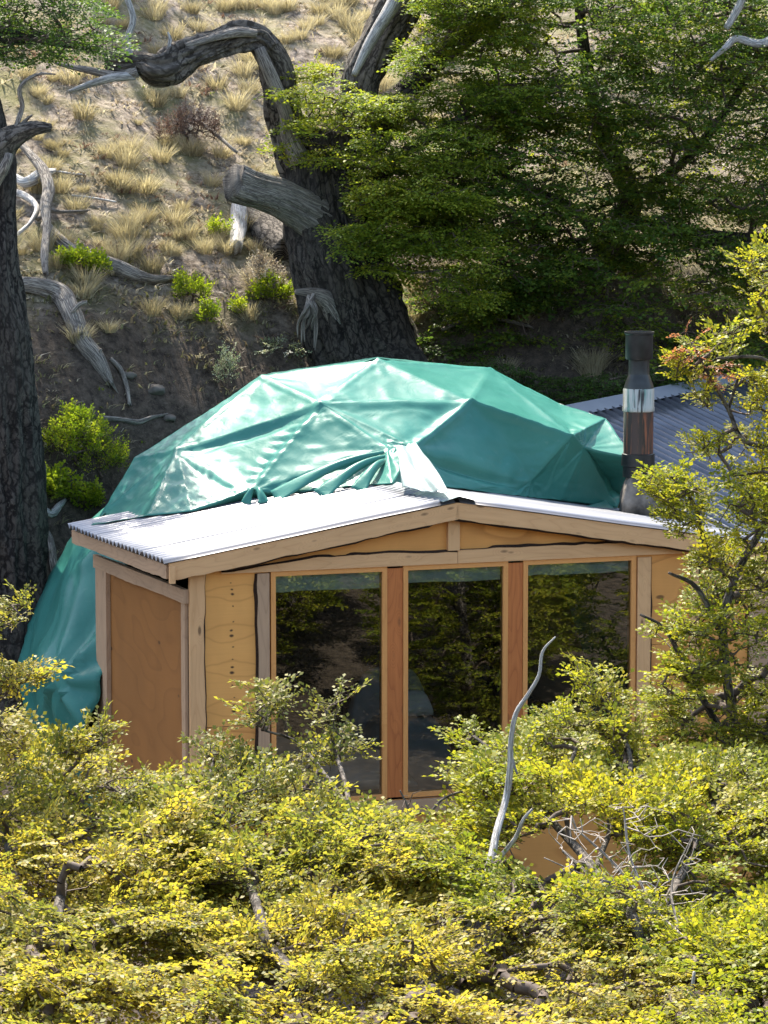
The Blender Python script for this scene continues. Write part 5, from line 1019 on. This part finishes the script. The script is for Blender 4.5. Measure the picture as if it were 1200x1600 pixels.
f6 = fg('young_beech', 'green beech crown in the lower right corner', at(1150, 2000, 19.5)[:2], [[(1300, 1900, 16, 19.5), (1260, 1600, 12, 19.5), (1200, 1545, 9, 19.5), (1120, 1500, 7, 19.5), (1040, 1450, 6, 19.4), (960, 1400, 4, 19.4), (880, 1330, 2.5, 19.3)], [(1120, 1500, 5, 19.5), (1020, 1470, 5, 19.3), (930, 1440, 3, 19.3), (860, 1430, 2, 19.3)]],
        [([(1020, 1480), (1060, 1440), (1130, 1450), (1280, 1380), (1300, 1800), (1000, 1800), (1040, 1620)], 950, 22, .7, .42, -1)], 'leaf_mid', tb(.2, .9), .034, .24, seed=106)
# bare grey twigs
def bare(name, label, base, paths, polys, mat, seed, rt=.0022, rmax=.02, cat='branch', tw='twig_pale'):
    r = np.random.default_rng(seed); root = empty(name, tuple(at(*base)) ); tag(root, label, cat)
    W = [np.array(pl(t, base[2])) for t in paths]
    for i, w in enumerate(W): localise(bark_tube('stem' if i == 0 else 'fork', w, M[mat], None, 12, .03, .12, 2.5, 2., seed + i, .12), root)
    if polys:
        T = np.vstack([sample(r, p, n, Y0, dY, 0, 0) for p, n, Y0, dY in polys]); N, par, tips, _ = grow(r, chain([w for w in W], .04)[0:2], T, 3, .03)
        e = np.arange(len(N) - len(T) * 3, len(N)); e = np.array([i for i in range(len(N)) if par[i] >= 0]); cnt = np.zeros(len(N)); cnt[tips] = 1
        for i in range(len(N) - 1, -1, -1):
            if par[i] >= 0: cnt[par[i]] += cnt[i]
        rad = np.minimum(rt * np.maximum(cnt, 1) ** .45, rmax); e = e[cnt[e] > 0]; V, Fq = tubes_np(N[par[e]], N[e], rad[par[e]], rad[e], 4)
        b = mesh_np('twigs', V, Fq, M[tw], None, True, uv=np.zeros((len(V), 2))); b['kind'] = 'stuff'; localise(b, root)
    return root
bare('dead_branch', 'tall bare silver grey branch standing before the windows', (735, 1445, 20.), [[(730, 1470, 6.5, 19.2), (742, 1420, 6.5, 19.3), (765, 1350, 6.5, 19.6), (776, 1300, 6, 19.8), (790, 1250, 5.5, 20), (797, 1200, 5, 20), (798, 1160, 4.2, 20), (806, 1115, 3.8, 20), (825, 1085, 3.3, 20), (842, 1055, 2.8, 20), (848, 1018, 2.3, 20), (868, 995, 1.2, 20)], [(765, 1360, 4.5, 20), (785, 1335, 4, 20), (806, 1308, 3.5, 19.95), (818, 1280, 3, 19.9), (832, 1264, 2, 19.9)], [(798, 1180, 2.5, 20), (808, 1210, 2, 20)]], None, 'deadwood_silver', 301)
bare('bare_twigs', 'tangle of bare pale twigs right of the silver branch', (1000, 1480, 19.2), [[(1200, 1540, 5, 18), (1100, 1490, 4, 18.4), (1020, 1420, 3, 18.9), (960, 1350, 2.3, 19.2), (900, 1295, 1.3, 19.3)], [(1020, 1420, 2.4, 18.9), (985, 1340, 1.8, 19.2), (975, 1270, 1.0, 19.3)], [(1060, 1455, 2.4, 18.7), (1050, 1380, 1.8, 19.), (1085, 1300, 1.0, 19.2)], [(985, 1385, 2, 19.1), (920, 1370, 1.5, 19.2), (850, 1340, .8, 19.3)]], [([(850, 1270), (1000, 1250), (1100, 1290), (1110, 1420), (1040, 1460), (880, 1390)], 230, 19.2, .4)], 'deadwood', 302, rt=.0015)
bare('bare_twigs', 'thin dark bare twigs standing before the middle windows', (660, 1340, 21.), [[(655, 1350, 3, 21), (665, 1290, 2.5, 21), (690, 1250, 2, 21), (740, 1230, 1.5, 21)], [(655, 1340, 2.5, 21), (640, 1270, 2, 21), (625, 1235, 1.3, 21)]], [([(610, 1220), (750, 1215), (700, 1290), (640, 1310)], 14, 21, .2)], 'bark_mid', 303, tw='twig')
bare('bare_twigs', 'pale bare twigs rising at the bottom right corner', (1060, 1640, 17.5), [[(1040, 1700, 5, 17.5), (1060, 1620, 5, 17.5), (1078, 1560, 4, 17.5), (1085, 1518, 2.5, 17.5)], [(1120, 1640, 5, 17.4), (1128, 1590, 4, 17.4), (1140, 1560, 2, 17.4)]], [([(1040, 1540), (1150, 1545), (1140, 1620), (1050, 1620)], 22, 17.5, .2)], 'deadwood_silver', 304)
bare('bare_twigs', 'greenish bare twig in the lower left foreground', (670, 1620, 17.3), [[(640, 1660, 3.5, 17.3), (660, 1610, 3, 17.3), (650, 1570, 2, 17.3)]], [([(640, 1560), (740, 1550), (720, 1600), (650, 1610)], 12, 17.3, .2)], 'deadwood_silver', 305)
bare('bare_twigs', 'bleached bare twigs inside the yellow crown at lower left', (200, 1560, 20), [[(230, 1600, 4, 20), (200, 1540, 3.5, 19.9), (180, 1480, 2.5, 19.8)]], [([(150, 1450), (240, 1460), (230, 1560), (160, 1540)], 40, 19.8, .3)], 'deadwood_silver', 306)

# trees past the right edge of the frame: only their reflections reach the window panes
def copy_tree(o, dx, dy, rz, label):
    c = o.copy(); COL.objects.link(c); c.location = (o.location.x + dx, o.location.y + dy, float(ground_z(o.location.x + dx, o.location.y + dy))); c.rotation_euler = (0, 0, rz); c['label'] = label
    for ch in list(o.children):
        d = ch.copy(); COL.objects.link(d); d.parent = c
    return c
rw = np.random.default_rng(77)
bx_, by_ = 5.6, 24.2; bz_ = float(ground_z(bx_, by_)); mt = empty('young_beech', (bx_, by_, bz_)); tag(mt, 'bushy beech right of the frame, mirrored in the left window pane', 'tree', 'beeches mirrored in the window panes')
localise(bark_tube('trunk', [[bx_, by_, bz_ - .1, .09], [bx_ + .1, by_, bz_ + .8, .07], [bx_ - .1, by_ + .1, bz_ + 1.8, .05], [bx_, by_, bz_ + 2.8, .025]], M['bark_mid'], None, 12, .05, .1, 2.5, 1.5, 3), mt)
q_ = unit(rw.normal(0, 1, (950, 3))) * rw.uniform(.45, 1, (950, 1)) ** .5 * np.array([1.25, 1.25, 1.75]) + np.array([bx_, by_, bz_ + 1.95]); q_ = q_[q_[:, 2] > bz_ + .25]
q_ = q_[fbm(q_[:, 0] * 2, q_[:, 1] * 2, q_[:, 2] * 5, 3, 2) * 1.33 > .42]
foliage(mt, 'crown', 'twigs', chain([[[bx_, by_, bz_], [bx_ + .1, by_, bz_ + .8], [bx_ - .1, by_ + .1, bz_ + 1.8], [bx_, by_, bz_ + 2.8]]], .1), q_, rw, .05, .30, 'leaf_mid', 'twig', .0028, 6, tb(.1, .8), 5, True, .3, .8, None, .04, .08)
for dx, dy, rz, lb in ((1.9, -1.7, 1.2, 'mirrored in the middle window pane'), (4.0, -3.4, 2.4, 'mirrored in the right window pane'), (.9, -4.4, 3.3, 'second row, mirrored above the bed'), (3.2, -6.3, 4.2, 'second row, mirrored beside the silver branch'), (6.4, -5.6, 5.1, 'farthest one mirrored in the panes'), (2.6, .3, .5, 'nearest the cabin wall'), (-.9, -3.0, .9, 'left end of the first row'), (.2, -7.4, 1.9, 'lowest reflection in the left pane')):
    copy_tree(mt, dx, dy, rz, 'bushy beech right of the frame, ' + lb)
